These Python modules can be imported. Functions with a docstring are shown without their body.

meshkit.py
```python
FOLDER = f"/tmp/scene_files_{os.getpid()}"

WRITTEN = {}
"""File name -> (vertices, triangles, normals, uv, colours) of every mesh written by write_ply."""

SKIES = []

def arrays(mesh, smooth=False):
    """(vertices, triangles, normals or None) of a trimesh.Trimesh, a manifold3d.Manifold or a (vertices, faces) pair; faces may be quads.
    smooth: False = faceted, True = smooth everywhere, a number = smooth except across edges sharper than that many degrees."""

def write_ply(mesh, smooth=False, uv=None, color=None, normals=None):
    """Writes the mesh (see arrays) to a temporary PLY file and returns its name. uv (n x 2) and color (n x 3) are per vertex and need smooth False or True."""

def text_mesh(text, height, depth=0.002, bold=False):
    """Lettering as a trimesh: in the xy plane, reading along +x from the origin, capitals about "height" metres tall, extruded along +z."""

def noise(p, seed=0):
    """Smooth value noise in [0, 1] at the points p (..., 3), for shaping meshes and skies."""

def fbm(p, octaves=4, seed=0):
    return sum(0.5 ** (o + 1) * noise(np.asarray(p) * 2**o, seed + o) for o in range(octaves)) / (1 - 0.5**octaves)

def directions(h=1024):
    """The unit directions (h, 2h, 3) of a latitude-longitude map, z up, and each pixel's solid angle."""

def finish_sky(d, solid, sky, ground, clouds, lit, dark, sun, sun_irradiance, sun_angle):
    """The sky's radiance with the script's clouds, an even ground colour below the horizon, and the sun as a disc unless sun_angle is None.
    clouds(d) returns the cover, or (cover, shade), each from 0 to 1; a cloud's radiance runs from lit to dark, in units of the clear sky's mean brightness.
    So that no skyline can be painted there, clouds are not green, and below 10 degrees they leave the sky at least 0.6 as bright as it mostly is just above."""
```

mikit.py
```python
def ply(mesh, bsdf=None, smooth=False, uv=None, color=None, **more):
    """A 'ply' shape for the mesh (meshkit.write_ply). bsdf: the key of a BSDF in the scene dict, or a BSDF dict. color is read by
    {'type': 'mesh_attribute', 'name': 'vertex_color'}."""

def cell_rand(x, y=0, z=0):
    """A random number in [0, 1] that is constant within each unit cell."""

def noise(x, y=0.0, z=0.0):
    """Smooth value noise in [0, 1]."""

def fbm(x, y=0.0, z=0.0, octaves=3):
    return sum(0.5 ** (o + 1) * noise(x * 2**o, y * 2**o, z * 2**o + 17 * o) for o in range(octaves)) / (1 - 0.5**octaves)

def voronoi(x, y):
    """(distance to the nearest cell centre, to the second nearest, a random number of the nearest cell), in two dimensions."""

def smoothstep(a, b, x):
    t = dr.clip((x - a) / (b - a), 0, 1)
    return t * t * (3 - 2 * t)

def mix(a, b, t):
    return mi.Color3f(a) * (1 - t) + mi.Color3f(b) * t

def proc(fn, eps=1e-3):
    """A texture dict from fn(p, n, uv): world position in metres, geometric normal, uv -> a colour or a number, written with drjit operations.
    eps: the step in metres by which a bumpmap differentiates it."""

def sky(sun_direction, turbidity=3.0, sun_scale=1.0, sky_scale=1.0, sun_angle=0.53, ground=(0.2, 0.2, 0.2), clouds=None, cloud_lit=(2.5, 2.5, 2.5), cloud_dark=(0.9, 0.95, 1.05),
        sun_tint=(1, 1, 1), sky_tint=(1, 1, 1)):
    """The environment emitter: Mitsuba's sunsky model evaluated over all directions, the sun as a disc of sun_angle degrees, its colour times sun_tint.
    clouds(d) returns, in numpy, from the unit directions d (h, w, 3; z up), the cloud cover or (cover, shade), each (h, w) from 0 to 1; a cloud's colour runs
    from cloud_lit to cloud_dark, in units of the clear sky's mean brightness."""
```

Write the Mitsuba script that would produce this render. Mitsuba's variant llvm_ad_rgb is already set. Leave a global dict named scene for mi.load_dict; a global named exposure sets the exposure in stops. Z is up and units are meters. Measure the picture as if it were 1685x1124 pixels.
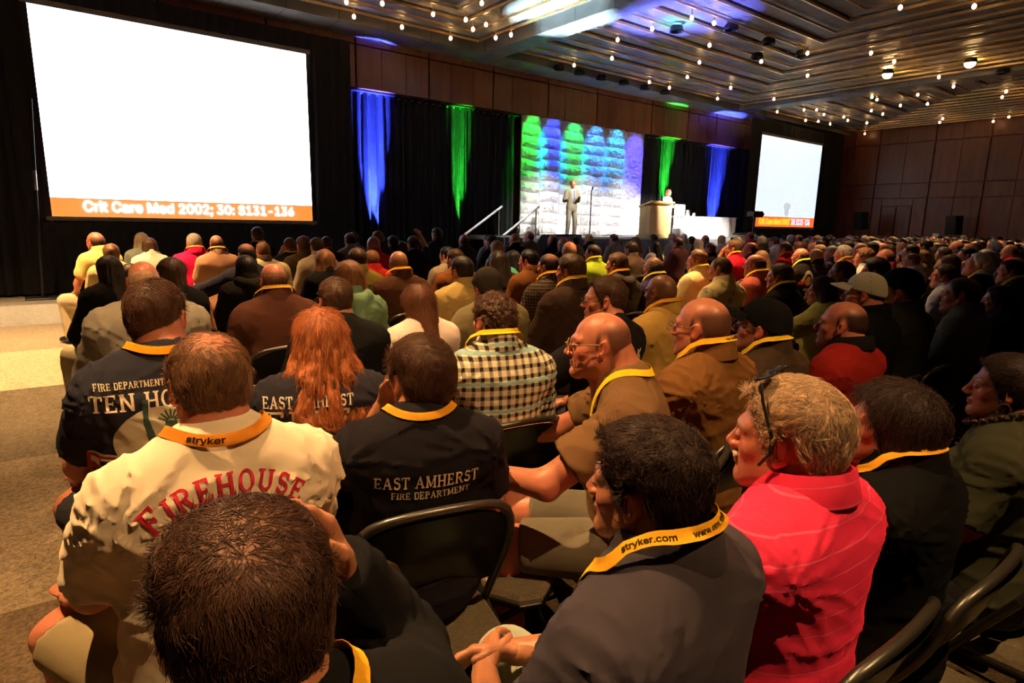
import math, random
import numpy as np, trimesh, mitsuba as mi, mikit, meshkit
import drjit as dr
from shapely.geometry import Polygon, LineString, Point, box as sbox
from shapely.ops import unary_union
from shapely import affinity
T = mi.ScalarTransform4f
# ---------------------------------------------------------------- camera, light and exposure (a windowless room: no sky, no sun)
scene, labels = {}, {}
scene['camera'] = {'type': 'perspective', 'fov': 80.23, 'fov_axis': 'x', 'near_clip': .02, 'far_clip': 200.,
                   'to_world': T().look_at(origin=[0, 0, 1.6], target=[0.60414, 0.77327, 1.40748], up=[0.10200, 0.16457, 0.98108])}
exposure = 5.0
GAIN = 2. ** -exposure                                                       # every lamp below is given as it looks at exposure 0
LEFT_SCREEN, RIGHT_SCREEN = [2.5, 2.6, 3.0], [.80, .93, 1.02]          # what the two projected slides give off
WARM = (1., .57, .235)                                                       # the ceiling's tungsten lamps
# ceiling spotlights over the audience: x, y, aimed at x, y, power, beam, cutoff, label
DOWNLIGHTS = [
    (-.3, 2.35, .2, 1.9, 178, 14, 26, 'lit ceiling spotlight over the nearest left rows'),
    (1.6, -1.6, .9, 1.6, 80, 16, 28, 'lit ceiling spotlight behind the camera'),
    (-.4, 7.6, -.1, 7.7, 420, 18, 30, 'lit ceiling spotlight over the side aisle'),
    (-.8, 12.2, -.6, 12.0, 300, 18, 30, 'lit ceiling spotlight before the black drapes'),
    (2.6, 5.0, 2.7, 4.4, 150, 18, 30, 'lit ceiling spotlight over the middle rows'),
    (6.6, 4.7, 6.2, 4.3, 330, 16, 28, 'lit ceiling spotlight over the yellow shirts'),
    (12.0, 5.6, 11., 5.6, 130, 24, 40, 'lit ceiling spotlight over the right hand rows'),
    (22., 6.0, 21., 6.0, 230, 26, 42, 'lit ceiling spotlight over the far right rows'),
]
# stage spotlights from the ceiling: x, y, aimed at x, y, z, power, beam, cutoff, label
STAGE_SPOTS = [
    (13.0, 8.8, 13.1, 15.3, 1.6, 440, 5.5, 11.5, 'stage spotlight aimed at the left of the backdrop'),
    (14.6, 8.8, 15.0, 15.3, 1.6, 440, 5.5, 11.5, 'stage spotlight aimed at the middle of the backdrop'),
    (16.2, 8.8, 16.9, 15.3, 1.6, 440, 5.5, 11.5, 'stage spotlight aimed at the right of the backdrop'),
    (12.2, 9.7, 12.8, 13.7, 2.1, 90, 7, 11, 'stage spotlight aimed at the speaking man'),
    (15.6, 9.7, 18.0, 13.4, 1.7, 900, 12, 19, 'stage spotlight aimed at lectern and table'),
    (8.0, 9.8, 9.7, 13.0, 1.6, 120, 6, 12, 'stage spotlight aimed at the stage steps'),
]
PI = math.pi
# ---------------------------------------------------------------- distance-field modelling: smooth unions of cones and ellipsoids, surfaced as one skin
def V(*a): return np.array(a, float)
def cone(a, b, ra, rb=None, k=.03): return ('c', V(*a), V(*b), ra, ra if rb is None else rb, k)
def ell(c, r, k=.03, rot=None): return ('e', V(*c), V(*r), rot, k)
def cut(c, r, k=.01, rot=None): return ('x', V(*c), V(*r), rot, k)
def rotz(a):
    c, s = math.cos(a), math.sin(a); return np.array([[c, -s, 0], [s, c, 0], [0, 0, 1.]])
def rotx(a):
    c, s = math.cos(a), math.sin(a); return np.array([[1., 0, 0], [0, c, -s], [0, s, c]])
def roty(a):
    c, s = math.cos(a), math.sin(a); return np.array([[c, 0, s], [0, 1., 0], [-s, 0, c]])
def pd(q, X, Y, Z):
    if q[0] == 'c':
        _, a, b, ra, rb, k = q
        d = b - a; L2 = max(d @ d, 1e-12)
        x, y, z = X - a[0], Y - a[1], Z - a[2]
        t = np.clip((x * d[0] + y * d[1] + z * d[2]) / L2, 0, 1)
        return np.sqrt((x - t * d[0]) ** 2 + (y - t * d[1]) ** 2 + (z - t * d[2]) ** 2) - (ra + (rb - ra) * t)
    _, c, r, rot, k = q
    x, y, z = X - c[0], Y - c[1], Z - c[2]
    if rot is not None:
        x, y, z = (rot[0, i] * x + rot[1, i] * y + rot[2, i] * z for i in range(3))
    n = np.sqrt((x / r[0]) ** 2 + (y / r[1]) ** 2 + (z / r[2]) ** 2)
    m = np.sqrt((x / r[0] ** 2) ** 2 + (y / r[1] ** 2) ** 2 + (z / r[2] ** 2) ** 2)
    return n * (n - 1) / np.maximum(m, 1e-9)
def smin(a, b, k):
    h = np.clip(.5 + .5 * (b - a) / k, 0, 1)
    return b + (a - b) * h - k * h * (1 - h)
def apply(F, q, X, Y, Z):
    d = pd(q, X, Y, Z)
    return -smin(-F, d, q[-1]) if q[0] == 'x' else smin(F, d, q[-1])
def evalp(prims, P):
    X, Y, Z = P[:, 0], P[:, 1], P[:, 2]
    F = np.full(len(P), 1.)
    for q in prims: F = apply(F, q, X, Y, Z)
    return F
def bounds(q):
    if q[0] == 'c':
        r = max(q[3], q[4]); return np.minimum(q[1], q[2]) - r, np.maximum(q[1], q[2]) + r
    r = q[2] if q[3] is None else np.full(3, q[2].max())
    return q[1] - r, q[1] + r
def grid(prims, h, pad=.02, lo=None, hi=None):
    B = [bounds(q) for q in prims if q[0] != 'x']
    lo = np.min([b[0] for b in B], 0) - pad - 2 * h if lo is None else V(*lo)
    hi = np.max([b[1] for b in B], 0) + pad + 2 * h if hi is None else V(*hi)
    ax = [np.arange(lo[i], hi[i] + h, h) for i in range(3)]
    F = np.full([len(a) for a in ax], .3, np.float32)
    for q in prims:
        b = bounds(q); m = q[-1] + 2.5 * h + pad
        s = tuple(slice(max(0, int((b[0][i] - m - lo[i]) / h)), max(0, int((b[1][i] + m - lo[i]) / h) + 2)) for i in range(3))
        if any(x.stop <= x.start for x in s): continue
        X, Y, Z = np.meshgrid(*(a[x].astype(np.float32) for a, x in zip(ax, s)), indexing='ij', sparse=True)
        F[s] = apply(F[s], q, X, Y, Z)
    return F, ax
def nets(F, ax):
    S = F < 0
    n = np.array(F.shape) - 1
    sl = lambda o: tuple(slice(o[i], o[i] + n[i]) for i in range(3))
    C = [(i, j, k) for i in (0, 1) for j in (0, 1) for k in (0, 1)]
    cnt = sum(S[sl(o)].astype(np.int8) for o in C)
    act = (cnt > 0) & (cnt < 8)
    I = np.argwhere(act)
    idx = np.full(act.shape, -1, np.int64); idx[act] = np.arange(len(I))
    f = {o: F[I[:, 0] + o[0], I[:, 1] + o[1], I[:, 2] + o[2]] for o in C}
    acc = np.zeros((len(I), 3)); w = np.zeros(len(I))
    for a in C:
        for d in range(3):
            if a[d] == 0:
                b = list(a); b[d] = 1; b = tuple(b)
                m = (f[a] < 0) != (f[b] < 0)
                t = np.where(m, f[a] / np.where(m, f[a] - f[b], 1), 0)
                p = np.tile(np.array(a, float), (len(I), 1)); p[:, d] += t
                acc[m] += p[m]; w[m] += 1
    P = I + acc / w[:, None]
    P = np.stack([np.interp(P[:, i], np.arange(len(ax[i])), ax[i]) for i in range(3)], 1)
    Q = []
    for d in range(3):
        u, v = (d + 1) % 3, (d + 2) % 3
        a0 = [slice(None)] * 3; a1 = [slice(None)] * 3
        a0[d] = slice(0, -1); a1[d] = slice(1, None)
        for x in (u, v):
            a0[x] = a1[x] = slice(1, -1)
        s0, s1 = S[tuple(a0)], S[tuple(a1)]
        for flip, m in ((False, s0 & ~s1), (True, ~s0 & s1)):
            E = np.argwhere(m)
            if not len(E): continue
            E[:, u] += 1; E[:, v] += 1
            q = []
            for du, dv in ((-1, -1), (0, -1), (0, 0), (-1, 0)):
                e = E.copy(); e[:, u] += du; e[:, v] += dv
                q.append(idx[e[:, 0], e[:, 1], e[:, 2]])
            q = np.stack(q, 1)
            Q.append(q[:, ::-1] if flip else q)
    Q = np.vstack(Q)
    return P, np.vstack([Q[:, [0, 1, 2]], Q[:, [0, 2, 3]]])
def skin(prims, h, offset=0., fn=None, pad=.02, lo=None, hi=None):
    """The surface of the prims, fattened by offset (a number or fn(X, Y, Z, F) -> the field) ."""
    F, ax = grid(prims, h, pad=pad, lo=lo, hi=hi)
    if fn is not None:
        X, Y, Z = np.meshgrid(*ax, indexing='ij')
        F = fn(X, Y, Z, F)
    return nets(F - offset, ax)
def nz(P, seed=0, o=3): return meshkit.fbm(P, o, seed) - .5
def sstep(a, b, x):
    t = np.clip((x - a) / (b - a), 0, 1); return t * t * (3 - 2 * t)
def mats():
    vc = {'type': 'mesh_attribute', 'name': 'vertex_color'}
    scene['mat_skin'] = {'type': 'principled', 'base_color': vc, 'roughness': .42, 'specular': .45}
    scene['mat_hair'] = {'type': 'twosided', 'b': {'type': 'principled', 'base_color': vc, 'roughness': .55, 'specular': .32}}
    scene['mat_cloth'] = {'type': 'twosided', 'b': {'type': 'principled', 'base_color': vc, 'roughness': .9, 'specular': .12, 'sheen': .04}}
    scene['mat_plastic'] = {'type': 'twosided', 'b': {'type': 'principled', 'base_color': vc, 'roughness': .3, 'specular': .5}}
def add(key, mesh, mat, color=None, smooth=True):
    """One entry of the scene: mesh (vertices, faces), one colour or one per vertex."""
    v, f = mesh
    c = np.asarray((.5, .5, .5) if color is None else color, float)
    c = np.tile(c, (len(v), 1)) if c.ndim == 1 else c
    scene[key] = mikit.ply((v, f), mat, smooth=smooth, color=np.clip(c, 0, 1))
def join(*ms):
    v, f, n = [], [], 0
    for a, b in ms:
        v.append(a); f.append(np.asarray(b) + n); n += len(a)
    return np.vstack(v), np.vstack(f)
def tube(pts, r, sides=6, closed=False):
    p = np.asarray(pts, float); n = len(p)
    t = (np.roll(p, -1, 0) - np.roll(p, 1, 0)) if closed else np.gradient(p, axis=0)
    t /= np.linalg.norm(t, axis=1, keepdims=True) + 1e-12
    ref = np.where(np.abs(t[:, 2:]).mean() < .8, 1., 0.) * V(0, 0, 1) + np.where(np.abs(t[:, 2:]).mean() < .8, 0., 1.) * V(1, 0, 0)
    a = np.cross(t, ref); a /= np.linalg.norm(a, axis=1, keepdims=True) + 1e-12
    b = np.cross(t, a)
    th = np.arange(sides) * 2 * PI / sides
    R = np.broadcast_to(r, (n,))
    v = p[:, None] + R[:, None, None] * (np.cos(th)[None, :, None] * a[:, None] + np.sin(th)[None, :, None] * b[:, None])
    m = n if closed else n - 1
    i, j = np.meshgrid(np.arange(m), np.arange(sides), indexing='ij')
    i2, j2 = (i + 1) % n, (j + 1) % sides
    q = np.stack([i * sides + j, i * sides + j2, i2 * sides + j2, i2 * sides + j], -1).reshape(-1, 4)
    f = np.vstack([q[:, [0, 1, 2]], q[:, [0, 2, 3]]]); v = v.reshape(-1, 3)
    if not closed:
        c = len(v); v = np.vstack([v, p[:1], p[-1:]]); k = np.arange(sides); k2 = (k + 1) % sides; o = (n - 1) * sides
        f = np.vstack([f, np.stack([k2, k, k * 0 + c], 1), np.stack([o + k, o + k2, k * 0 + c + 1], 1)])
    return v, f
HEADH = [.0042, .0068, .0105, .0165]; BODYH = [.012, .019, .028, .042]; CLOTHH = [.0085, .015, .025, .036]; HAIRH = [.0045, .0072, .011, .0165]
def head_prims(sex='m', fat=0., feat=True):
    j = 1. if sex == 'm' else .86
    P = [ell((0, -.015, .028), (.0765, .0985, .088), .03), ell((0, -.05, -.008), (.064, .055, .06), .03), ell((0, .028, -.04), (.059 + .008 * fat, .061, .071), .03)]
    for s in (-1, 1):
        P += [cone((s * .048 * j, .0, -.058), (s * .012, .068, -.098), .02 + .008 * fat, .018 + .004 * fat, .03), ell((s * .042, .052, -.022), (.022, .02, .02), .02),
              cone((s * .012, .084, .019), (s * .048, .064, .02), .0115 * j, .01, .02)]
    P += [cone((0, -.022, -.06), (0, -.05, -.20), (.052 + .012 * fat) * (1 if sex == 'm' else .85), (.058 + .012 * fat) * (1 if sex == 'm' else .85), .03)]
    if fat > .5: P += [cone((-.04, -.072, -.095), (.04, -.072, -.095), .018, None, .03)]
    base = list(P)
    if not feat: return base
    P += [cone((0, .085, .012), (0, .110, -.029), .0078, .0110 * (.6 + .4 * j), .012), ell((0, .088, -.057), (.022, .012, .006), .008), ell((0, .087, -.068), (.019, .012, .0075), .008),
          cut((0, .107, -.0625), (.026, .009, .0018), .004), ell((0, .076, -.099), (.018 * j, .016, .014), .02)]
    for s in (-1, 1):
        P += [ell((s * .012, .099, -.034), (.008, .01, .008), .008), cut((s * .031, .103, .001), (.0165, .013, .0105), .012), ell((s * .031, .0795, .0005), (.0135, .0125, .0115), .004)]
        R = rotz(-s * .42)
        P += [ell((s * .084, -.016, -.004), (.0055, .019, .031), .007, R), ell((s * .079, -.006, -.03), (.006, .009, .011), .007), cut((s * .0915, -.009, -.002), (.0045, .010, .019), .005, R)]
    return P
CACHE = {}
def cached(key, fn):
    if key not in CACHE: CACHE[key] = fn()
    return CACHE[key]
def hl(table, az): return np.interp(az, [a for a, _ in table], [b for _, b in table])
MEN = [(0, .066), (18, .07), (32, .08), (48, .05), (62, .02), (74, -.02), (84, -.012), (90, .03), (104, .03), (114, -.02), (128, -.055), (180, -.072)]
WOMEN = [(0, .07), (25, .066), (45, .045), (60, .0), (74, -.05), (88, -.09), (120, -.1), (180, -.1)]
def hair_fn(style, top, side, seed, amp, freq):
    """Field -> field of the hair: the head's field minus a thickness that varies with the hairline, the style and fine noise."""
    def fn(X, Y, Z, F):
        X, Y, Z = np.broadcast_arrays(X, Y, Z)
        az = np.degrees(np.abs(np.arctan2(X, Y + .01)))
        P = np.stack([X, Y, Z], -1)
        zl = hl(WOMEN if style in ('long', 'bob', 'wavy', 'tied') else MEN, az) + .014 * nz(P * 60, seed + 3, 2)
        t = side + (top - side) * sstep(.0, .085, Z + .35 * np.maximum(Y, 0))
        g = sstep(-.002, .022 if style != 'buzz' else .05, Z - zl)
        u = V(0, -.42, .907); pole = P @ u
        e1 = V(1, 0, 0); e2 = np.cross(u, e1)
        th = np.arctan2(P @ e2, P @ e1)
        q = np.stack([np.cos(th) * freq, np.sin(th) * freq, np.degrees(np.arccos(np.clip(pole / np.maximum(np.linalg.norm(P, axis=-1), 1e-6), -1, 1))) / 22.], -1)
        n = nz(q, seed, 3) + .5 * nz(P * 55, seed + 1, 2)
        if style == 'curly': n = 1.6 * nz(P * 62, seed + 1, 2) + .5 * nz(P * 130, seed, 1)
        off = -.006 + (t + .006 + amp * n) * g
        if style == 'spot':
            d = np.linalg.norm(P - V(.0, -.055, .105), axis=-1)
            off -= (.62 * t) * np.exp(-(d / .055) ** 2) + .45 * t * np.exp(-((np.linalg.norm(P - V(0, .05, .1), axis=-1)) / .05) ** 2)
        if style == 'fringe':
            zt = np.interp(az, [0, 62, 78, 110, 150, 180], [-.2, -.2, .03, .055, .06, .062]) + .02 * nz(P * 40, seed + 9, 2)
            off = np.minimum(off, -.006 + (t + .006 + amp * n) * sstep(.03, -.03, Z - zt))
        return np.maximum(F - off, -.115 - Z)
    return fn
def hair_mesh(style, lod, sex='m', top=.014, side=.006, seed=1, amp=.006, freq=5., fat=0., length=.3, width=.1):
    h = HAIRH[lod]
    base = head_prims(sex, fat, False)
    if style in ('long', 'wavy', 'bob', 'tied'):
        L = length
        def fn(X, Y, Z, F): return F
        inner = hair_fn(style, max(top, .018), max(side, .014), seed, amp, freq)
        H, ax = grid(base, h, pad=.12, lo=(-width - .1, -.36, -.14 - L), hi=(width + .1, .14, .17))
        X, Y, Z = np.meshgrid(*ax, indexing='ij', sparse=True)
        F = inner(X, Y, Z, H)
        if style == 'tied':
            D = [ell((0, -.1, .045), (.035, .035, .035), .02)] + ([cone((0, -.105, .03), (0, -.12, -L), .03, .018, .02)] if L > .06 else [])
        else:
            bw = width; ye = -.085 - .60 * max(0, L - .12)
            D = [cone((-.03, -.055, .03), (-bw * .55, ye, -L), .062, .05, .05), cone((.03, -.055, .03), (bw * .55, ye, -L), .062, .05, .05), cone((0, -.06, .03), (0, ye - .01, -L), .062, .045, .05),
                 cone((-.07, -.02, .0), (-bw * .95, ye * .62, -L * .8), .026, .04, .04), cone((.07, -.02, .0), (bw * .95, ye * .62, -L * .8), .026, .04, .04)]
        G, _ = grid(D, h, lo=(-width - .1, -.36, -.14 - L), hi=(width + .1, .14, .17), pad=.06)
        P = np.stack(np.broadcast_arrays(X, Y, Z), -1)
        az = np.arctan2(P[..., 0], P[..., 1] + .02)
        wave = nz(np.stack([np.cos(az) * freq * 2.2, np.sin(az) * freq * 2.2, P[..., 2] * (9 if style == 'wavy' else 3)], -1), seed + 5, 3)
        if style == 'wavy': wave = wave * 1.6 + .9 * nz(P * np.array([26, 26, 20.]), seed + 6, 2) * sstep(.05, -.12, P[..., 2])
        G = G - amp * 2.2 * wave
        G = np.maximum(G, (-L - .02 + .05 * nz(P * np.array([30, 30, 3.]), seed + 8, 2)) - P[..., 2])
        F = smin(F, G, .02)
        # keep the face free
        face = np.sqrt((P[..., 0] / .066) ** 2 + ((P[..., 1] - .11) / .085) ** 2 + ((P[..., 2] + .03) / .105) ** 2) - 1
        F = np.maximum(F, -face * .07)
        v, f = nets(F, ax)
    else:
        F, ax = grid(base, h, pad=.03, lo=(-.12, -.145, -.13), hi=(.12, .125, .15))
        X, Y, Z = np.meshgrid(*ax, indexing='ij', sparse=True)
        v, f = nets(hair_fn(style, top, side, seed, amp, freq)(X, Y, Z, F), ax)
    d = evalp(base, v)
    keep = (d > -.0035)[f].any(1)
    return compact(v, f[keep])
def compact(v, f):
    u, inv = np.unique(f, return_inverse=True)
    return v[u], inv.reshape(f.shape)
def vnormals(v, f):
    n = np.zeros_like(v); c = np.cross(v[f[:, 1]] - v[f[:, 0]], v[f[:, 2]] - v[f[:, 0]])
    for k in range(3): np.add.at(n, f[:, k], c)
    return n / (np.linalg.norm(n, axis=1, keepdims=True) + 1e-12)
def strands(v, f, count, length, rad, rng, style='short', lift=.35, segs=3, long=False, dens=None):
    """Locks of hair as thin three-sided tapered tubes lying along the hair's surface."""
    a = np.linalg.norm(np.cross(v[f[:, 1]] - v[f[:, 0]], v[f[:, 2]] - v[f[:, 0]]), axis=1)
    if dens is not None: a = a * dens[f].mean(1)
    i = rng.choice(len(f), count, p=a / a.sum())
    b = rng.dirichlet((1, 1, 1), count)
    n = vnormals(v, f)
    p = np.einsum('nk,nkd->nd', b, v[f[i]]); nn = np.einsum('nk,nkd->nd', b, n[f[i]])
    u = V(0, -.42, .907)
    fl = p - (p @ u)[:, None] * u
    fl /= np.linalg.norm(fl, axis=1, keepdims=True) + 1e-9
    fl = fl + V(0, 0, -1) * (sstep(.09, -.02, p[:, 2]) * 1.2)[:, None]
    near = np.exp(-(np.arccos(np.clip((p @ u) / np.linalg.norm(p, axis=1), -1, 1)) / .42) ** 2)
    fl = fl * (1 - .6 * near)[:, None] + rng.normal(0, 1, fl.shape) * near[:, None] + V(.5, 0, 0) * near[:, None]
    if long: fl = fl * sstep(-.05, .08, p[:, 2])[:, None] + V(0, 0, -1) * 1.2
    sw = np.stack([nz(p * 28, 5, 2), nz(p * 28, 6, 2), nz(p * 28, 7, 2)], 1)
    fl = fl + sw * (1.6 if style != 'curly' else 5.) + rng.normal(0, .22, fl.shape)
    fl -= (fl * nn).sum(1, keepdims=True) * nn
    fl /= np.linalg.norm(fl, axis=1, keepdims=True) + 1e-9
    L = length * rng.uniform(.6, 1.25, count)
    up = lift * rng.uniform(.3, 1.3, count)
    t = np.linspace(0, 1, segs + 1)
    side = np.cross(nn, fl)
    wob = rng.normal(0, .12, count)
    pts = p[:, None] - nn[:, None] * .0005 + (L[:, None] * t)[..., None] * fl[:, None] + (L[:, None] * up[:, None] * (t - t * t * 1.05))[..., None] * nn[:, None] + (L[:, None] * wob[:, None] * t * t)[..., None] * side[:, None]
    r = rad * (1 - .75 * t)
    th = np.arange(3) * 2 * PI / 3
    ring = np.cos(th)[None, None, :, None] * side[:, None, None] + np.sin(th)[None, None, :, None] * nn[:, None, None]
    vv = (pts[:, :, None] + r[None, :, None, None] * ring).reshape(-1, 3)
    k = np.arange(count)[:, None, None] * (segs + 1) * 3
    s = np.arange(segs)[None, :, None] * 3; c = np.arange(3)[None, None, :]; c2 = (c + 1) % 3
    q = np.stack(np.broadcast_arrays(k + s + c, k + s + c2, k + s + 3 + c2, k + s + 3 + c), -1).reshape(-1, 4)
    ff = np.vstack([q[:, [0, 1, 2]], q[:, [0, 2, 3]]])
    tone = np.repeat(rng.normal(0, 1, count), (segs + 1) * 3)
    root = np.tile(np.repeat(t, 3), count)
    return vv, ff, tone, root, np.repeat(i, (segs + 1) * 3)
# ---------------------------------------------------------------- bodies: seated, facing +y, hips over the origin, seat at 0.45
SH, HIP, KNEE, ANK = V(.165, -.015, .972), V(.095, .03, .535), V(.13, .46, .53), V(.13, .42, .09)
ARMS = {'lap': ((.235, .07, .74), (.12, .31, .635), (-.45, .85, -.12), (.1, -.1, -1)), 'cross': ((.26, .10, .755), (.02, .215, .80), (-.95, .12, .1), (0, -1, 0)), 'crossl': ((.26, .10, .745), (.04, .25, .75), (-.95, -.1, .1), (0, -1, 0)),
        'chin': ((.19, .24, .80), (.075, .19, 1.06), (-.35, -.25, .9), (-.5, -.8, 0)), 'knees': ((.225, .20, .74), (.14, .47, .63), (-.1, .9, -.3), (0, -.2, -1)),
        'side': ((.40, .12, .87), (.63, .24, .84), (.9, .35, -.3), (0, -.1, -1)), 'clasp': ((.24, .12, .72), (.045, .36, .66), (-.7, .7, -.05), (-.5, -.5, -.6)),
        'reach': ((.24, .27, .80), (.16, .50, .78), (-.3, .9, -.25), (0, -.3, -1)), 'cheek': ((.27, .20, .90), (.150, .17, 1.09), (-.4, -.1, .9), (-.8, -.3, 0)), 'head': ((.30, .22, 1.12), (.13, .1, 1.30), (-.7, -.4, .3), (-.6, 0, -.6)), 'down': ((.27, -.02, .73), (.20, .22, .60), (-.1, .95, -.2), (0, 0, -1))}
def arm(pose, s):
    e, w, d, n = (V(*a) * V(s, 1, 1) for a in ARMS[pose])
    return SH * V(s, 1, 1), e, w, d / np.linalg.norm(d), n
def hand_prims(w, d, n, s, fat=1., curl=.5):
    n = n - (n @ d) * d; n /= np.linalg.norm(n); x = np.cross(d, n) * s   # x: towards the thumb side
    P = []
    for i, (o, L, r) in enumerate(((.030, .074, .0088), (.010, .082, .0092), (-.010, .076, .0088), (-.028, .060, .0078))):
        kn = w + d * (.092 - .004 * abs(i - 1)) + x * o
        P.append(cone(w + x * o * .6, kn, .016 * fat, .0125 * fat, .012))
        a, q = curl * (.7 + .1 * i), kn
        for m, f in enumerate((.45, .31, .24)):
            dd = d * math.cos(a) + n * math.sin(a) + x * o * .6
            q2 = q + dd * L * f
            P.append(cone(q, q2, r * fat * (1 - .1 * m), r * fat * (.92 - .1 * m), .0045)); q = q2; a += curl * .75
    b = w + x * .022 + d * .022; m1 = b + x * .026 + d * .032 + n * .012; m2 = m1 + d * .03 + x * .006 + n * .012
    P += [cone(b, m1, .015 * fat, .0115 * fat, .01), cone(m1, m2, .0108 * fat, .0085 * fat, .005)]
    return P
def torso(w=1., belly=0., fem=False):
    b = .11 + .05 * belly
    P = [ell((0, .0, .56), (.175 * w, .14, .125), .05), ell((0, .01 + .025 * belly, .70), (.162 * w * (.88 if fem else 1 + .14 * belly), b, .19), .08), ell((0, -.008, .89), (.170 * w, .118, .20), .07),
         cone((-.11 * w, -.03, .972), (.11 * w, -.03, .972), .078, None, .05)]
    for s in (-1, 1): P += [ell((s * SH[0] * (.93 if fem else 1) * w, SH[1], SH[2] - .005), (.056, .060, .064), .04), cone((0, -.03, 1.058), (s * .15 * w, -.03, .978), .05, .044, .045)]
    if fem: P += [ell((s * .075, .085, .88), (.07, .06, .065), .04) for s in (-1, 1)]
    return P
def legs(s, off=0., knee=True):
    h, k, a = HIP * V(s, 1, 1), KNEE * V(s, 1, 1), ANK * V(s, 1, 1)
    P = [cone(h, k, .09 + off, .066 + off, .03)]
    if knee: P += [cone(k, a, .062 + off, .043 + off * 1.4, .02)]
    return P
def body_mesh(pose, lod, w, belly, fem, neck):
    P = [q for q in torso(w, belly, fem)]
    P += [cone((0, -.02, 1.03), (0, .0, 1.15), neck, neck * .96, .04)]
    H = []
    for s, ps in zip((-1, 1), pose):
        a, e, wr, d, n = arm(ps, s); a = a * V(w, 1, 1); e = e * V(w, 1, 1)
        P += [cone(a, e, .050, .042, .03), cone(e, wr, .044, .029, .02)]
        if lod > 1: P += [cone(wr, wr + d * .09, .03, .028, .02), cone(wr + d * .08, wr + d * .15 + n * .02, .024, .016, .02)]
        else: H += [hand_prims(wr, d, n, s)]
        P += legs(s) + [cone(ANK * V(s, 1, 1), (s * .13, .43, .05), .042, .04, .02), cone((s * .13, .40, .045), (s * .14, .6, .04), .036, .03, .02)]
    m = skin(P, BODYH[lod])
    for h in H: m = join(m, skin(h, .0042 if lod == 0 else .0065))
    return m
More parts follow.
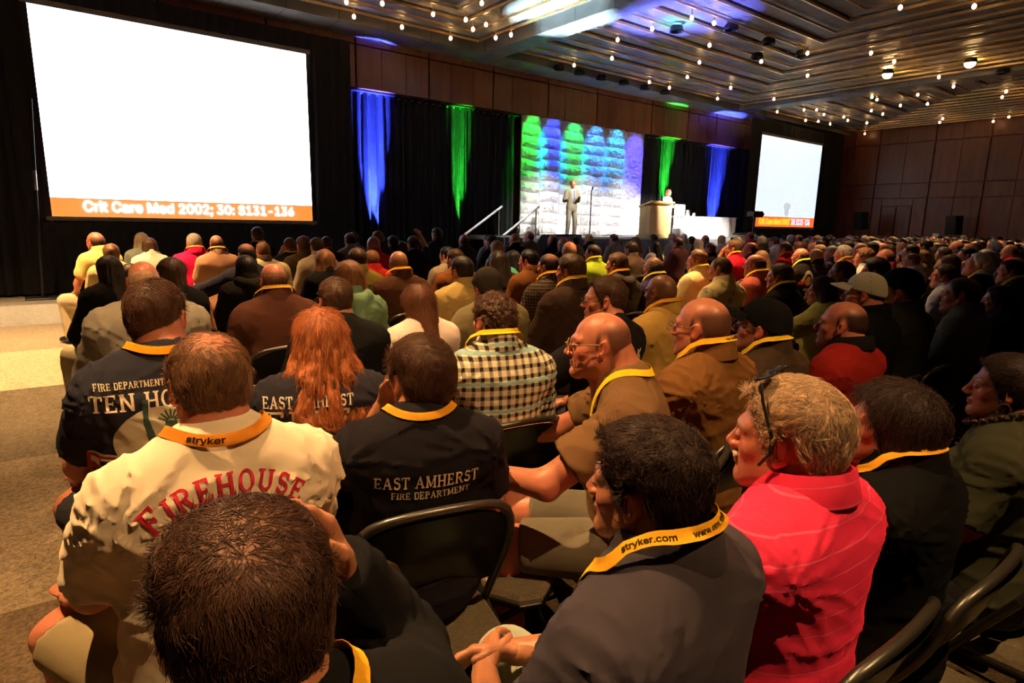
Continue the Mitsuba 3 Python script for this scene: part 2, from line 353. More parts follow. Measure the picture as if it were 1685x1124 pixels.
def wrinkle(P, seed, amp):
    # creases that fan out from the armpits and pile up over the waist, and a soft unevenness
    x = np.abs(P[..., 0]); z = P[..., 2]
    ang = np.arctan2(.97 - z, .21 - x + 1e-3); rad = np.sqrt((.97 - z) ** 2 + (.21 - x) ** 2)
    q = np.stack([ang * 4.2 + 3 * np.sign(P[..., 0]), rad * 3.5, P[..., 1] * 3], -1)
    r1 = np.clip(1 - np.abs(nz(q + 1.5 * nz(P * 6, seed + 2, 2)[..., None], seed, 2)) * 6, 0, 1) ** 2 * np.exp(-rad / .22)
    q = P * V(3.2, 3.2, 13) + 1.3 * nz(P * 5, seed + 7, 2)[..., None]
    r2 = np.clip(1 - np.abs(nz(q, seed + 1, 2)) * 6, 0, 1) ** 2 * (.25 + .75 * sstep(.95, .72, z))
    return amp * (-1.5 * r1 - 1.1 * r2 + 1.2 * nz(P * V(8, 8, 10), seed + 4, 2))
def top_prims(pose, w, belly, fem, sleeve):
    P = torso(w, belly, fem); C = []
    for s, ps in zip((-1, 1), pose):
        a, e, wr, d, n = arm(ps, s); a = a * V(w, 1, 1); e = e * V(w, 1, 1)
        if sleeve == 'none': continue
        if sleeve == 'short':
            end = a + (e - a) * .66
            P += [cone(a, a + (e - a) * .85, .062, .06, .035)]; C.append((end, (e - a) / np.linalg.norm(e - a), s))
        else:
            P += [cone(a, e, .058, .050, .035), cone(e, e + (wr - e) * 1.05, .050, .037, .02)]; C.append((e + (wr - e) * .95, (wr - e) / np.linalg.norm(wr - e), s))
    return P, C
def top_mesh(pose, lod, w, belly, fem, sleeve, seed, amp, neckline=.067):
    P, C = top_prims(pose, w, belly, fem, sleeve)
    P = P + [cut((0, .016, 1.125), (neckline, neckline * 1.12, .062), .008)]
    if sleeve == 'none': P += [cut((s * .235 * w, -.01, 1.0), (.07, .12, .12), .01) for s in (-1, 1)]
    def fn(X, Y, Z, F):
        X, Y, Z = np.broadcast_arrays(X, Y, Z); Q = np.stack([X, Y, Z], -1)
        if lod < 3: F = F + wrinkle(Q, seed, amp)
        for e, d, s in C:
            R = Q - e; t = R @ d; rad = np.linalg.norm(R - t[..., None] * d, axis=-1)
            F = np.where((rad < .10) & (t > -.03) & (t < .30), np.maximum(F, t), F)
        return F
    return skin(P, CLOTHH[lod], .013, fn, pad=.03)
def collar_mesh(w=1., r=.071, z=1.086, up=.034, flap=.058, open_=32, tilt=-.22):
    th = np.radians(np.linspace(90 + open_, 450 - open_, 36))
    prof = [(r - .004, -.01), (r - .006, up), (r + .004, up + .004), (r + .010 + flap * .13, up - flap * 1.05), (r + .004 + flap * .10, up - flap * 1.1), (r, up - .012)]
    rows = []
    for t in th:
        c, s = math.cos(t), math.sin(t)
        rows.append([(q[0] * c, q[0] * s * 1.12 - .012, z + q[1] + tilt * (q[0] * s)) for q in prof])
    v = np.array(rows).reshape(-1, 3); n, m = len(th), len(prof)
    i, j = np.meshgrid(np.arange(n - 1), np.arange(m), indexing='ij'); j2 = (j + 1) % m
    q = np.stack([i * m + j, i * m + j2, (i + 1) * m + j2, (i + 1) * m + j], -1).reshape(-1, 4)
    f = np.vstack([q[:, [0, 1, 2]], q[:, [0, 2, 3]]])
    caps = [[0, a, a + 1] for a in range(1, m - 1)] + [[(n - 1) * m, (n - 1) * m + a + 1, (n - 1) * m + a] for a in range(1, m - 1)]
    return v, np.vstack([f, caps])
def grad(prims, P, e=.003):
    g = np.stack([evalp(prims, P + d) - evalp(prims, P - d) for d in np.eye(3) * e], 1)
    return g / (np.linalg.norm(g, axis=1, keepdims=True) + 1e-9)
def ribbon_on(prims, path, width, lift, n=64):
    """A flat ribbon laid along the path on the surface of the prims; returns the mesh and its frame (centres, across, normal)."""
    p = np.asarray(path, float)
    s = np.r_[0, np.cumsum(np.linalg.norm(np.diff(p, axis=0), axis=1))]
    t = np.linspace(0, s[-1], n)
    from scipy.interpolate import CubicSpline
    c = CubicSpline(s, p)(t)
    for _ in range(4): c = c - grad(prims, c) * (evalp(prims, c) - lift)[:, None] * .8
    for _ in range(3): c[1:-1] = .5 * c[1:-1] + .25 * (c[2:] + c[:-2])
    for _ in range(2): c = c - grad(prims, c) * np.minimum(evalp(prims, c) - lift, 0)[:, None]
    nn = grad(prims, c, .012); tt = np.gradient(c, axis=0); tt /= np.linalg.norm(tt, axis=1, keepdims=True)
    b = np.cross(nn, tt); b /= np.linalg.norm(b, axis=1, keepdims=True)
    for _ in range(3): b[1:-1] = .5 * b[1:-1] + .25 * (b[2:] + b[:-2])
    rows = []
    for k in (-1, -.33, .33, 1):
        q = c + b * width * .5 * k
        d = evalp(prims, q) - lift
        q = q - nn * np.minimum(d, 0)[:, None]
        rows.append(q)
    inn = [q - nn * .0015 for q in rows[::-1]]
    v = np.stack(rows + inn, 1).reshape(-1, 3); m = 8
    i, j = np.meshgrid(np.arange(n - 1), np.arange(m), indexing='ij'); j2 = (j + 1) % m
    q = np.stack([i * m + j, i * m + j2, (i + 1) * m + j2, (i + 1) * m + j], -1).reshape(-1, 4)
    return (v, np.vstack([q[:, [0, 1, 2]], q[:, [0, 2, 3]]])), (c, b, nn)
def lanyard_proto(pose, w, belly, fem, sleeve, lod, neck, high):
    P, _ = top_prims(pose, w, belly, fem, sleeve)
    off = .0 if lod == 0 else 0
    P = P + [cone((0, -.02, 1.03), (0, .0, 1.15), neck + (.012 if high else .0), neck + (.008 if high else 0.), .03)]
    if high:
        ring = [(.084 * math.cos(t), .088 * math.sin(t) - .012, 1.088 - .22 * .07 * math.sin(t)) for t in np.radians(np.linspace(130, 410, 12))]
        P = P + [cone(a, b, .015, None, .012) for a, b in zip(ring[:-1], ring[1:])]
    z = 1.082 + (.018 if high else 0)
    path = [(-.03, .14, .80), (-.055, .13, .90), (-.088, .075, 1.02), (-.088, .0, 1.085), (-.06, -.068, z + .008), (0, -.092, z + .004), (.06, -.068, z + .008), (.088, .0, 1.085), (.088, .075, 1.02), (.055, .13, .90), (.03, .14, .80)]
    return ribbon_on(P, path, .022, .0205, [72, 40, 28, 18][lod])
SKIN = {'fair': (.48, .205, .115), 'tan': (.42, .18, .095), 'pink': (.50, .18, .105), 'brown': (.24, .095, .045), 'dark': (.13, .05, .028)}
HAIRC = {'dark': (.018, .010, .007), 'black': (.007, .006, .006), 'brown': (.05, .022, .010), 'light': (.13, .062, .026), 'auburn': (.10, .033, .012), 'red': (.28, .085, .025), 'blond': (.48, .30, .13), 'grey': (.28, .24, .20), 'white': (.62, .58, .50), 'greyblond': (.42, .30, .18), 'ginger': (.16, .062, .023)}
def person(key, label, head, yaw=0., hyaw=0., hpitch=0., hroll=0., lod=2, sex='m', w=1., belly=.2, fat=0., pose=('lap', 'lap'), lean=.0, side=0., hair='short', haircol='dark', hairopt=None, skin_='fair', top='tshirt', topcol=(.03, .03, .04), topmat='mat_cloth',
           legcol=(.03, .03, .04), shorts=False, lanyard=None, group=None, amp=.006, seed=None, hs=1., stubble=0., collarcol=None, strand=0, legs_=True, hook=None, hairscale=1., beard=None, spread=0., hood=None, cap=None, beanie=None, sleeve=None, chairdx=0., spotty=.8):
    seed = (sum(map(ord, key)) * 7 + int(abs(head[0]) * 131)) % 997 if seed is None else seed
    rng = np.random.default_rng(seed)
    fem = sex == 'f'
    w, belly = round(w * 20) / 20, round(belly * 4) / 4
    labels[key] = {'label': label, 'category': 'person'}
    if group: labels[key]['group'] = group
    sleeve = sleeve or {'tshirt': 'short', 'polo': 'short', 'shirt': 'long', 'jacket': 'long', 'tank': 'none', 'blouse': 'long'}[top]
    neck = .058 + .012 * fat if not fem else .05
    tz = (head[2] - .5) / .665                       # sitting height against the standard figure's
    ry = math.radians(yaw); R = rotz(ry)
    hl_ = V(side * .75 * tz, .035 + lean * .75, 0)  # where the head is, seen from the hips
    root = np.array([head[0], head[1], 0.]) - R @ V(hl_[0], hl_[1], 0)
    hw = .94 if fem else 1.
    def warp(P):
        P = np.array(P, float); z = P[:, 2]; u = np.maximum(z - .5, 0) / .75
        k = np.where(z > .5, .5 + (z - .5) * tz, z)
        P[:, 1] += lean * .75 * u ** 1.25 * (1 - 0 * u)
        P[:, 0] = P[:, 0] * np.where(z > .5, hw, 1) + side * .75 * tz * u
        m = (z < .7) & (P[:, 1] > 0)
        P[:, 0] = np.where(m, P[:, 0] * (1 + spread * np.clip(P[:, 1] / .46, 0, 1) * sstep(.7, .6, z)), P[:, 0])
        P[:, 2] = k
        return P @ R.T + root
    HR = R @ rotz(math.radians(hyaw)) @ rotx(math.radians(hpitch)) @ roty(math.radians(hroll))
    hscale = hs * (.95 if fem else 1.02)
    def hplace(P): return (np.asarray(P) * hscale) @ HR.T + np.asarray(head, float)
    # the body: head, neck, trunk, arms with hands and legs are one skin
    fr = round(fat * 2) / 2
    hv, hf = cached(('head', sex, fr, lod), lambda: skin(head_prims(sex, fr), HEADH[lod], pad=.02))
    bv, bf = cached(('body', pose, lod, w, belly, fem, round(neck, 3)), lambda: body_mesh(pose, lod, w, belly, fem, neck))
    base = V(*(SKIN[skin_] if isinstance(skin_, str) else skin_)) * rng.uniform(.92, 1.06)
    hc = V(*(HAIRC[haircol] if isinstance(haircol, str) else haircol)) * rng.uniform(.9, 1.1)
    c = np.tile(base, (len(hv), 1)) * (1 + .18 * nz(hv * 45, seed, 3)[:, None])
    X, Y, Z = hv.T
    red = np.exp(-((np.abs(X) - .045) ** 2 + (Z + .03) ** 2) / .0009) * (Y > .03) + .8 * np.exp(-(X ** 2 + (Y - .115) ** 2 + (Z + .03) ** 2) / .0004) + .8 * (np.abs(X) > .078)
    c = c * (1 + red[:, None] * V(.12, -.18, -.2))
    lip = np.exp(-((X / .022) ** 2 + ((Z + .0625) / .010) ** 2) ** 2) * (Y > .07)
    c = c * (1 - lip[:, None] * V(.1, .38, .3))
    eb = np.exp(-((np.abs(X) - .031) / .019) ** 4 - ((Z - .022 - .06 * (.03 - np.abs(X) * .5)) / .0048) ** 2) * (Y > .05)
    c = c * (1 - .75 * eb[:, None]) + hc * .75 * eb[:, None]
    eye = np.exp(-(((np.abs(X) - .031) / .0115) ** 2 + ((Z - .0005) / .0042) ** 2) ** 3) * (Y > .06)
    iris = np.exp(-(((np.abs(X) - .031) / .0052) ** 2 + ((Z - .0005) / .0055) ** 2) ** 3) * (Y > .06)
    c = c * (1 - eye[:, None]) + V(.55, .52, .5) * eye[:, None]
    c = c * (1 - iris[:, None]) + V(.03, .02, .015) * iris[:, None]
    az = np.degrees(np.abs(np.arctan2(X, Y + .01)))
    if stubble:
        zt = .2 if stubble >= .9 else np.interp(az, [0, 40, 62, 78, 110, 150, 180], [-.2, -.2, -.2, .045, .07, .075, .08])
        m = sstep(-.004, .03, Z - hl(MEN, az)) * sstep(.025, -.025, Z - zt) * min(stubble * 1.35, .92) * (np.abs(X) < .08)
        c = c * (1 - m[:, None]) + hc * m[:, None]
    elif hair not in ('none',):
        m = sstep(-.012, .012, Z - hl(WOMEN if hair in ('long', 'wavy', 'bob', 'tied') else MEN, az)) * .7 * (np.abs(X) < .08)
        if hair == 'fringe': m *= sstep(.02, -.02, Z - np.interp(az, [0, 62, 78, 110, 150, 180], [-.2, -.2, .03, .055, .06, .062]))
        if hair == 'spot': m *= 1 - .75 * np.exp(-(np.linalg.norm(hv - V(0, -.055, .105), axis=1) / .058) ** 2)
        c = c * (1 - m[:, None]) + hc * m[:, None]
    if beard:
        m = sstep(-.035, -.06, Z) * (Y > -.01 + 0 * Y) * sstep(-.13, -.11, Z) * (1 - lip) * sstep(.0, .02, Y + (.05 + Z) * -.2) * beard
        c = c * (1 - m[:, None]) + hc * m[:, None]
    bc = np.tile(base, (len(bv), 1)) * (1 + .12 * nz(bv * 30, seed, 2)[:, None])
    add(key + '__body', join((hplace(hv), hf), (warp(bv), bf)), 'mat_skin', np.vstack([c, bc]))
    # the hair
    if hair != 'none':
        o = dict(top=.016, side=.007, amp=.006, freq=5.)
        o.update({'buzz': dict(top=.006, side=.003, amp=.003), 'fringe': dict(top=.006, side=.006, amp=.006), 'spot': dict(top=.012, side=.008), 'curly': dict(top=.026, side=.018, amp=.014), 'bob': dict(length=.12, width=.09, top=.022, side=.02),
                  'long': dict(length=.24, width=.09), 'wavy': dict(length=.27, width=.14, amp=.011), 'tied': dict(length=.0, width=.08, top=.010, side=.010, amp=.003)}.get(hair, {}))
        o.update(hairopt or {})
        hseed = seed % (50 if lod == 0 else 5 if lod == 1 else 2)
        mv, mf = cached(('hair', hair, lod, sex, fr, hseed, tuple(sorted(o.items()))), lambda: hair_mesh(hair, lod, sex, seed=hseed + 1, fat=fr, **o))
        u = V(0, -.42, .907)
        th = np.arctan2(mv @ np.cross(u, V(1, 0, 0)), mv[:, 0])
        tone = nz(np.stack([np.cos(th) * 14, np.sin(th) * 14, mv[:, 2] * 14], 1), seed, 3)
        tone = tone * (1 - .85 * np.exp(-(np.arccos(np.clip((mv @ u) / np.linalg.norm(mv, axis=1), -1, 1)) / .4) ** 2))
        hcol = hc * (1 + 1.5 * tone[:, None]) + .06 * base * np.maximum(tone, 0)[:, None]
        if hair == 'spot':
            m = 1.15 * spotty * np.exp(-(np.linalg.norm(mv - V(0, -.055, .105), axis=1) / .056) ** 2)[:, None] * (1 + .5 * tone[:, None]).clip(.5, 1)
            m = np.minimum(m, .95); hcol = hcol * (1 - m) + base * .95 * m
        if hair == 'fringe':
            m = (sstep(.0, .05, mv[:, 2]) * .45)[:, None]; hcol = hcol * (1 - m) + base * .7 * m
        if strand:
            dens = np.ones(len(mv)) * sstep(-.004, .003, evalp(head_prims(sex, fr, False), mv))
            if hair == 'spot': dens *= 1 - min(.95, 1.15 * spotty) * np.exp(-(np.linalg.norm(mv - V(0, -.055, .105), axis=1) / .058) ** 2)
            lg = hair in ('long', 'wavy', 'bob')
            sv, sf, tn, rt, src = strands(mv, mf, strand, (.05 if lg else {'curly': .022, 'fringe': .016, 'buzz': .008, 'spot': .021}.get(hair, .025)) * hairscale, .00085, rng, hair, (.26 if hair != 'short' else .34) if not lg else .20, 4 if lg else 3, lg, dens)
            scol = hc * (1.1 + .5 * tn + .5 * rt)[:, None] + base * .05
            mm = join((mv, mf), (sv, sf)); hcol = np.vstack([hcol, np.clip(scol, .002, 1)])
        else: mm = (mv, mf)
        add(key + '__hair', (hplace(mm[0]), mm[1]), 'mat_hair', np.clip(hcol, .002, 1))
    # the clothes
    tk = ('top', pose, lod, w, belly, fem, sleeve, amp, seed % (40 if lod == 0 else 3 if lod == 1 else 1))
    tv, tf = cached(tk, lambda: top_mesh(pose, lod, w, belly, fem, sleeve, tk[-1] + 3, amp))
    tc = V(*topcol); tc = np.where(tc.max() < .03, tc * .55, tc)
    if topmat == 'mat_cloth':
        add(key + '__' + {'tshirt': 'tshirt', 'polo': 'polo_shirt', 'shirt': 'shirt', 'jacket': 'jacket', 'tank': 'tank_top', 'blouse': 'blouse'}[top], (warp(tv), tf), 'mat_cloth', np.tile(tc, (len(tv), 1)) * (1 + .10 * nz(tv * 12, seed, 2)[:, None]))
    else:
        scene[key + '__' + {'polo': 'polo_shirt'}.get(top, 'shirt')] = mikit.ply((warp(tv), tf), topmat, smooth=True, uv=np.stack([np.where(np.abs(tv[:, 0]) > .2 * w, tv[:, 0] + .6 * np.sign(tv[:, 0]) * tv[:, 1], tv[:, 0]), tv[:, 2]], 1))
    if top in ('polo', 'shirt', 'jacket') or collarcol is not None:
        cv, cf = cached('collar', collar_mesh)
        cw = warp(cv * V(1 + .2 * fat, 1 + .2 * fat, 1))
        if topmat != 'mat_cloth': scene[key + '__collar'] = mikit.ply((cw, cf), topmat, smooth=True, uv=np.stack([cv[:, 0], cv[:, 2] + .3 * cv[:, 1]], 1))
        else: add(key + '__collar', (cw, cf), 'mat_cloth', tc * .95 if collarcol is None else collarcol)
    if lanyard:
        (lv, lf), fr_ = cached(('lan', pose, w, belly, fem, sleeve, lod, round(neck, 3), top in ('polo', 'shirt', 'jacket')), lambda: lanyard_proto(pose, w, belly, fem, sleeve, lod, neck, top in ('polo', 'shirt', 'jacket')))
        add(key + '__lanyard', (warp(lv), lf), 'mat_cloth', (.78, .40, .02) if lanyard is True else lanyard)
    if legs_:
        kn = not shorts
        pv, pf = cached(('legs', lod, shorts), lambda: skin([ell((0, .0, .55), (.17, .14, .115), .05)] + legs(-1, .016, kn) + legs(1, .016, kn), BODYH[lod] * 1.15, pad=.02, fn=(lambda X, Y, Z, F: np.maximum(F, Y - .40)) if shorts else None))
        add(key + '__' + ('shorts' if shorts else 'trousers'), (warp(pv), pf), 'mat_cloth', np.tile(V(*legcol), (len(pv), 1)) * (1 + .3 * nz(pv * 14, seed, 2)[:, None]))
        if lod < 3:
            for s, nm in ((-1, 'shoe'), (1, 'shoe_001')):
                qv, qf = cached(('shoe', lod, s), lambda: skin([cone((s * .13, .38, .05), (s * .14, .6, .045), .043, .038, .02), cone((s * .13, .40, .07), (s * .13, .41, .12), .046, .05, .02)], [.013, .016, .025, .04][lod], fn=lambda X, Y, Z, F: np.maximum(F, .004 - Z)))
                add(key + '__' + nm, (warp(qv), qf), 'mat_plastic', (.015, .014, .014))
    ctx = dict(warp=warp, hplace=hplace, top=(tv, tf), hc=hc, base=base, seed=seed, lan=None if not lanyard else fr_, hv=hv, R=R)
    
    if hood:
        qv, qf = cached(('hood', lod), lambda: skin([cone(a, b, r, None, .03) for a, b, r in (((-.10, .03, 1.075), (-.085, -.07, 1.07), .03), ((-.085, -.07, 1.07), (0, -.125, 1.045), .042), ((.10, .03, 1.075), (.085, -.07, 1.07), .03), ((.085, -.07, 1.07), (0, -.125, 1.045), .042), ((0, -.125, 1.04), (0, -.14, .96), .045))], CLOTHH[lod], 0, lambda X, Y, Z, F: F + .01 * nz(np.stack(np.broadcast_arrays(X, Y, Z), -1) * 16, 4, 2), pad=.02))
        add(key + '__hood', (warp(qv), qf), 'mat_cloth', tc * 1.05)
    if beanie is not None:
        qv, qf = cached(('beanie', lod), lambda: skin(head_prims('m', 0, False), HAIRH[lod], 0, lambda X, Y, Z, F: np.maximum(F - .014, -.022 + .5 * Y - Z), pad=.03))
        add(key + '__knit_cap', (hplace(qv), qf), 'mat_cloth', np.tile(V(*beanie), (len(qv), 1)) * (1 + .5 * nz(qv * V(90, 90, 160), 3, 2)[:, None]))
    if cap is not None:
        cap = V(*cap) * (.5 if max(cap) < .03 else 1.)
        qv, qf = cached(('cap', lod), lambda: skin(head_prims('m', 0, False), HAIRH[lod], 0, lambda X, Y, Z, F: np.maximum(F - .010 - .010 * sstep(.04, .12, Z), .022 + .26 * Y - Z), pad=.04))
        seam = np.abs(np.sin(3 * np.arctan2(qv[:, 0], qv[:, 1]))) < .06
        add(key + '__cap', (hplace(qv), qf), 'mat_cloth', np.tile(V(*cap), (len(qv), 1)) * (1 - .35 * seam[:, None]))
        a, r = np.meshgrid(np.linspace(-1.15, 1.15, 19), np.linspace(0, 1, 6), indexing='ij')
        bx, by = np.sin(a) * (.080 + .012 * r), np.cos(a) * (.100 + .075 * r * np.cos(a) ** .5) + .004
        bz = .056 + .012 * np.cos(a) - .012 * r - 3.2 * bx ** 2 * (.4 + r * .6)
        top = np.stack([bx, by, bz], -1).reshape(-1, 3); n_, m_ = a.shape
        i, j = np.meshgrid(np.arange(n_ - 1), np.arange(m_ - 1), indexing='ij')
        q = np.stack([i * m_ + j, i * m_ + j + 1, (i + 1) * m_ + j + 1, (i + 1) * m_ + j], -1).reshape(-1, 4)
        f1 = np.vstack([q[:, [0, 1, 2]], q[:, [0, 2, 3]]])
        add(key + '__cap__brim', (hplace(np.vstack([top, top - V(0, 0, .004)])), np.vstack([f1, f1[:, ::-1] + len(top)])), 'mat_cloth', V(*cap) * .9)
    if hook: hook(key, ctx)
    return ctx
# ---------------------------------------------------------------- materials of the room
def tex_floor(p, n, uv):
    y = p.y + .03 * p.x
    edges = [2.98, 4.95, 7.02, 9.0, 11.1, 13.55]
    tones = [(.115, .082, .050), (.20, .155, .100), (.115, .095, .065), (.34, .29, .20), (.21, .18, .125), (.26, .26, .225), (.13, .12, .10)]
    c = mi.Color3f(tones[0])
    for e, t in zip(edges, tones[1:]): c = dr.select(y > e, mi.Color3f(t), c)
    sp = mikit.noise(p.x * 160, p.y * 160) * .7 + mikit.noise(p.x * 60, p.y * 60) * .5
    return c * (.45 + .95 * sp)
def tex_wood(p, n, uv):
    g = mikit.fbm(p.x * 9 + p.y * 9 + 31 * uv.x, p.z * .7, 3 * uv.x, 4)
    f = mikit.noise((p.x + p.y) * 120 + 9 * uv.x, p.z * 3)
    return mikit.mix((.115, .030, .010), (.20, .056, .018), g) * (.8 + .35 * uv.x) * (.85 + .3 * f)
def tex_oak(p, n, uv):
    g = mikit.fbm(p.x * 14 + p.y * 14, p.z * 1.2, 0, 4)
    return mikit.mix((.50, .30, .10), (.66, .43, .18), g)
def tex_ceiling(p, n, uv):
    a = dr.minimum(dr.abs(p.x / 1.2 - dr.round(p.x / 1.2)), dr.abs(p.y / 1.2 - dr.round(p.y / 1.2)))
    return mi.Color3f(.17, .155, .135) * (.85 + .3 * mikit.noise(p.x * 3, p.y * 3)) * dr.select(a < .008, .4, 1.)
def tex_plaid(p, n, uv):
    x, z = uv.x / .034, uv.y / .034
    a, b = dr.abs(x - dr.floor(x) - .5), dr.abs(z - dr.floor(z) - .5)
    w = .5 * dr.select(a > .30, 1., 0.) + .5 * dr.select(b > .30, 1., 0.)
    c = mikit.mix((.66, .58, .42), (.016, .014, .013), dr.clip(w * 1.25, 0, 1))
    t = dr.abs(z / 3 - dr.floor(z / 3) - .5) < .06
    return dr.select(t, mi.Color3f(.25, .42, .42), c)
def tex_finecheck(p, n, uv):
    x, z = uv.x / .022, uv.y / .022
    l = dr.select((dr.abs(x - dr.floor(x) - .5) > .42) | (dr.abs(z - dr.floor(z) - .5) > .40), 1., 0.)
    return mikit.mix((.028, .019, .014), (.16, .10, .05), l)
def tex_pinkstripe(p, n, uv):
    z = uv.y / .042
    l = mikit.smoothstep(.44, .49, dr.abs(z - dr.floor(z) - .5))
    return mikit.mix((.80, .034, .10), (.86, .10, .19), l)
def tex_floral(p, n, uv):
    d, e, c = mikit.voronoi(uv.x * 13, uv.y * 13)
    m = dr.select(c < .45, mikit.smoothstep(.42, .30, d + .25 * mikit.noise(uv.x * 60, uv.y * 60)), 0.)
    return mikit.mix((.60, .49, .24), mikit.mix((.20, .17, .10), (.30, .26, .06), c * 2.2), m * .8)
def cloth_bsdf(fn): return {'type': 'twosided', 'b': {'type': 'principled', 'base_color': mikit.proc(fn), 'roughness': .85, 'specular': .2, 'sheen': .2}}
mats()
scene['mat_floor'] = {'type': 'bumpmap', 'arbitrary': mikit.proc(lambda p, n, uv: mikit.noise(p.x * 170, p.y * 170) * .004, eps=.002), 'scale': 1., 'bsdf': {'type': 'principled', 'base_color': mikit.proc(tex_floor), 'roughness': .95, 'specular': .1}}
scene['mat_wood'] = {'type': 'twosided', 'b': {'type': 'principled', 'base_color': mikit.proc(tex_wood), 'roughness': .38, 'specular': .45}}
scene['mat_oak'] = {'type': 'twosided', 'b': {'type': 'principled', 'base_color': mikit.proc(tex_oak), 'roughness': .45, 'specular': .4}}
scene['mat_ceiling'] = {'type': 'twosided', 'b': {'type': 'principled', 'base_color': mikit.proc(tex_ceiling), 'roughness': .5, 'specular': .4}}
for k, f in (('plaid', tex_plaid), ('finecheck', tex_finecheck), ('pinkstripe', tex_pinkstripe), ('floral', tex_floral)): scene['mat_' + k] = cloth_bsdf(f)
scene['mat_velvet'] = {'type': 'twosided', 'b': {'type': 'principled', 'base_color': {'type': 'rgb', 'value': [.022, .022, .024]}, 'roughness': .9, 'specular': .1, 'sheen': .35}}
scene['mat_brass'] = {'type': 'principled', 'base_color': {'type': 'rgb', 'value': [.78, .50, .22]}, 'roughness': .34, 'metallic': 1.}
scene['mat_steel'] = {'type': 'principled', 'base_color': {'type': 'rgb', 'value': [.62, .60, .57]}, 'roughness': .3, 'metallic': 1.}
scene['mat_black'] = {'type': 'twosided', 'b': {'type': 'principled', 'base_color': {'type': 'rgb', 'value': [.012, .012, .013]}, 'roughness': .3, 'specular': .5}}
scene['mat_chair'] = {'type': 'twosided', 'b': {'type': 'principled', 'base_color': {'type': 'rgb', 'value': [.005, .005, .005]}, 'roughness': .26, 'specular': .45}}
scene['mat_tube'] = {'type': 'principled', 'base_color': {'type': 'rgb', 'value': [.022, .019, .014]}, 'roughness': .34, 'specular': 1.}
scene['mat_pad'] = {'type': 'principled', 'base_color': mikit.proc(lambda p, n, uv: mi.Color3f(.155, .130, .085) * (.7 + .6 * mikit.noise(p.x * 220, p.y * 220, p.z * 220))), 'roughness': .95, 'specular': .1}
scene['mat_white'] = {'type': 'twosided', 'b': {'type': 'principled', 'base_color': {'type': 'rgb', 'value': [.82, .81, .82]}, 'roughness': .8, 'specular': .2}}
scene['mat_panel'] = {'type': 'twosided', 'b': {'type': 'principled', 'base_color': {'type': 'rgb', 'value': [.52, .52, .52]}, 'roughness': .5, 'specular': .35}}
scene['mat_grey'] = {'type': 'twosided', 'b': {'type': 'principled', 'base_color': {'type': 'rgb', 'value': [.22, .21, .20]}, 'roughness': .8, 'specular': .2}}
def box(lo, hi):
    m = trimesh.creation.box(bounds=[lo, hi]); return np.array(m.vertices), np.array(m.faces)
def bev(lo, hi, r=.01):
    """A box with its edges chamfered."""
    lo, hi = V(*lo), V(*hi); r = min(r, .45 * (hi - lo).min())
    p = [[(lo if s == 0 else hi)[a] for a, s in enumerate((i, j, k))] for i in (0, 1) for j in (0, 1) for k in (0, 1)]
    pts = []
    c = (lo + hi) / 2
    for q in p:
        for a in range(3):
            o = np.sign(V(*q) - c) * r; o[a] = 0
            pts.append(V(*q) - o)
    m = trimesh.convex.convex_hull(np.array(pts)); return np.array(m.vertices), np.array(m.faces)
def put(key, mesh, mat, smooth=False, uv=None):
    scene[key] = mikit.ply(mesh, mat, smooth=smooth, uv=uv)
def wood(key, mesh, tone):
    put(key, mesh, 'mat_wood', uv=np.tile([tone, .5], (len(mesh[0]), 1)))
NUM = {}
def num(k):
    NUM[k] = NUM.get(k, -1) + 1
    return k if NUM[k] == 0 else f'{k}_{NUM[k]:03d}'
def tag(key, label=None, cat=None, group=None, kind=None):
    labels[key] = {a: b for a, b in (('label', label), ('category', cat), ('group', group), ('kind', kind)) if b}
rnd = random.Random(4)
# ---------------------------------------------------------------- the room
CEIL = 6.15
put('floor', box((-7, -9, -.1), (33, 16.5, 0)), 'mat_floor'); tag('floor', 'carpet in broad beige and grey bands', kind='structure')
put('ceiling', box((-7, -9, CEIL + .18), (33, 16.5, CEIL + .3)), 'mat_ceiling'); tag('ceiling', 'dark panelled ceiling with brass rails in nested angles', kind='structure')
for b in (-2.0, 10.35, 22.4): put(num('ceiling__beam'), box((b - .32, -9, CEIL - .12), (b + .32, 15.5, CEIL + .2)), 'mat_ceiling')
put(num('ceiling__beam'), box((-7, 14.3, CEIL - .12), (33, 15.5, CEIL + .2)), 'mat_ceiling')
# ceiling bays: stepped panels between the rails, each rail an angle of two arms meeting on the bay's diagonal
for x0, x1, y1 in ((-1.6, 10.0, 14.2), (10.7, 22.05, 14.2), (22.75, 31.4, 14.2)):
    for k in range(10):
        cx, cy = x1 - .55 - 1.13 * k, y1 - .45 - 1.13 * k
        if cx < x0 + .4: break
        z = CEIL - .02
        for o, t in ((0, .022), (.565, .012)):
            put(num('ceiling__rail'), box((x0 + .1, cy - o - t, z - .05), (cx - o + t, cy - o + t, z)), 'mat_brass')
            put(num('ceiling__rail'), box((cx - o - t, -2.5, z - .05), (cx - o + t, cy - o - t, z)), 'mat_brass')
        put(num('ceiling__panel'), box((x0 + .05, cy - 1.06, CEIL + .01), (cx - .06, cy - .07, CEIL + .18)), 'mat_ceiling')
        put(num('ceiling__panel'), box((cx - 1.06, -2.5, CEIL + .01), (cx - .07, cy - 1.07, CEIL + .18)), 'mat_ceiling')
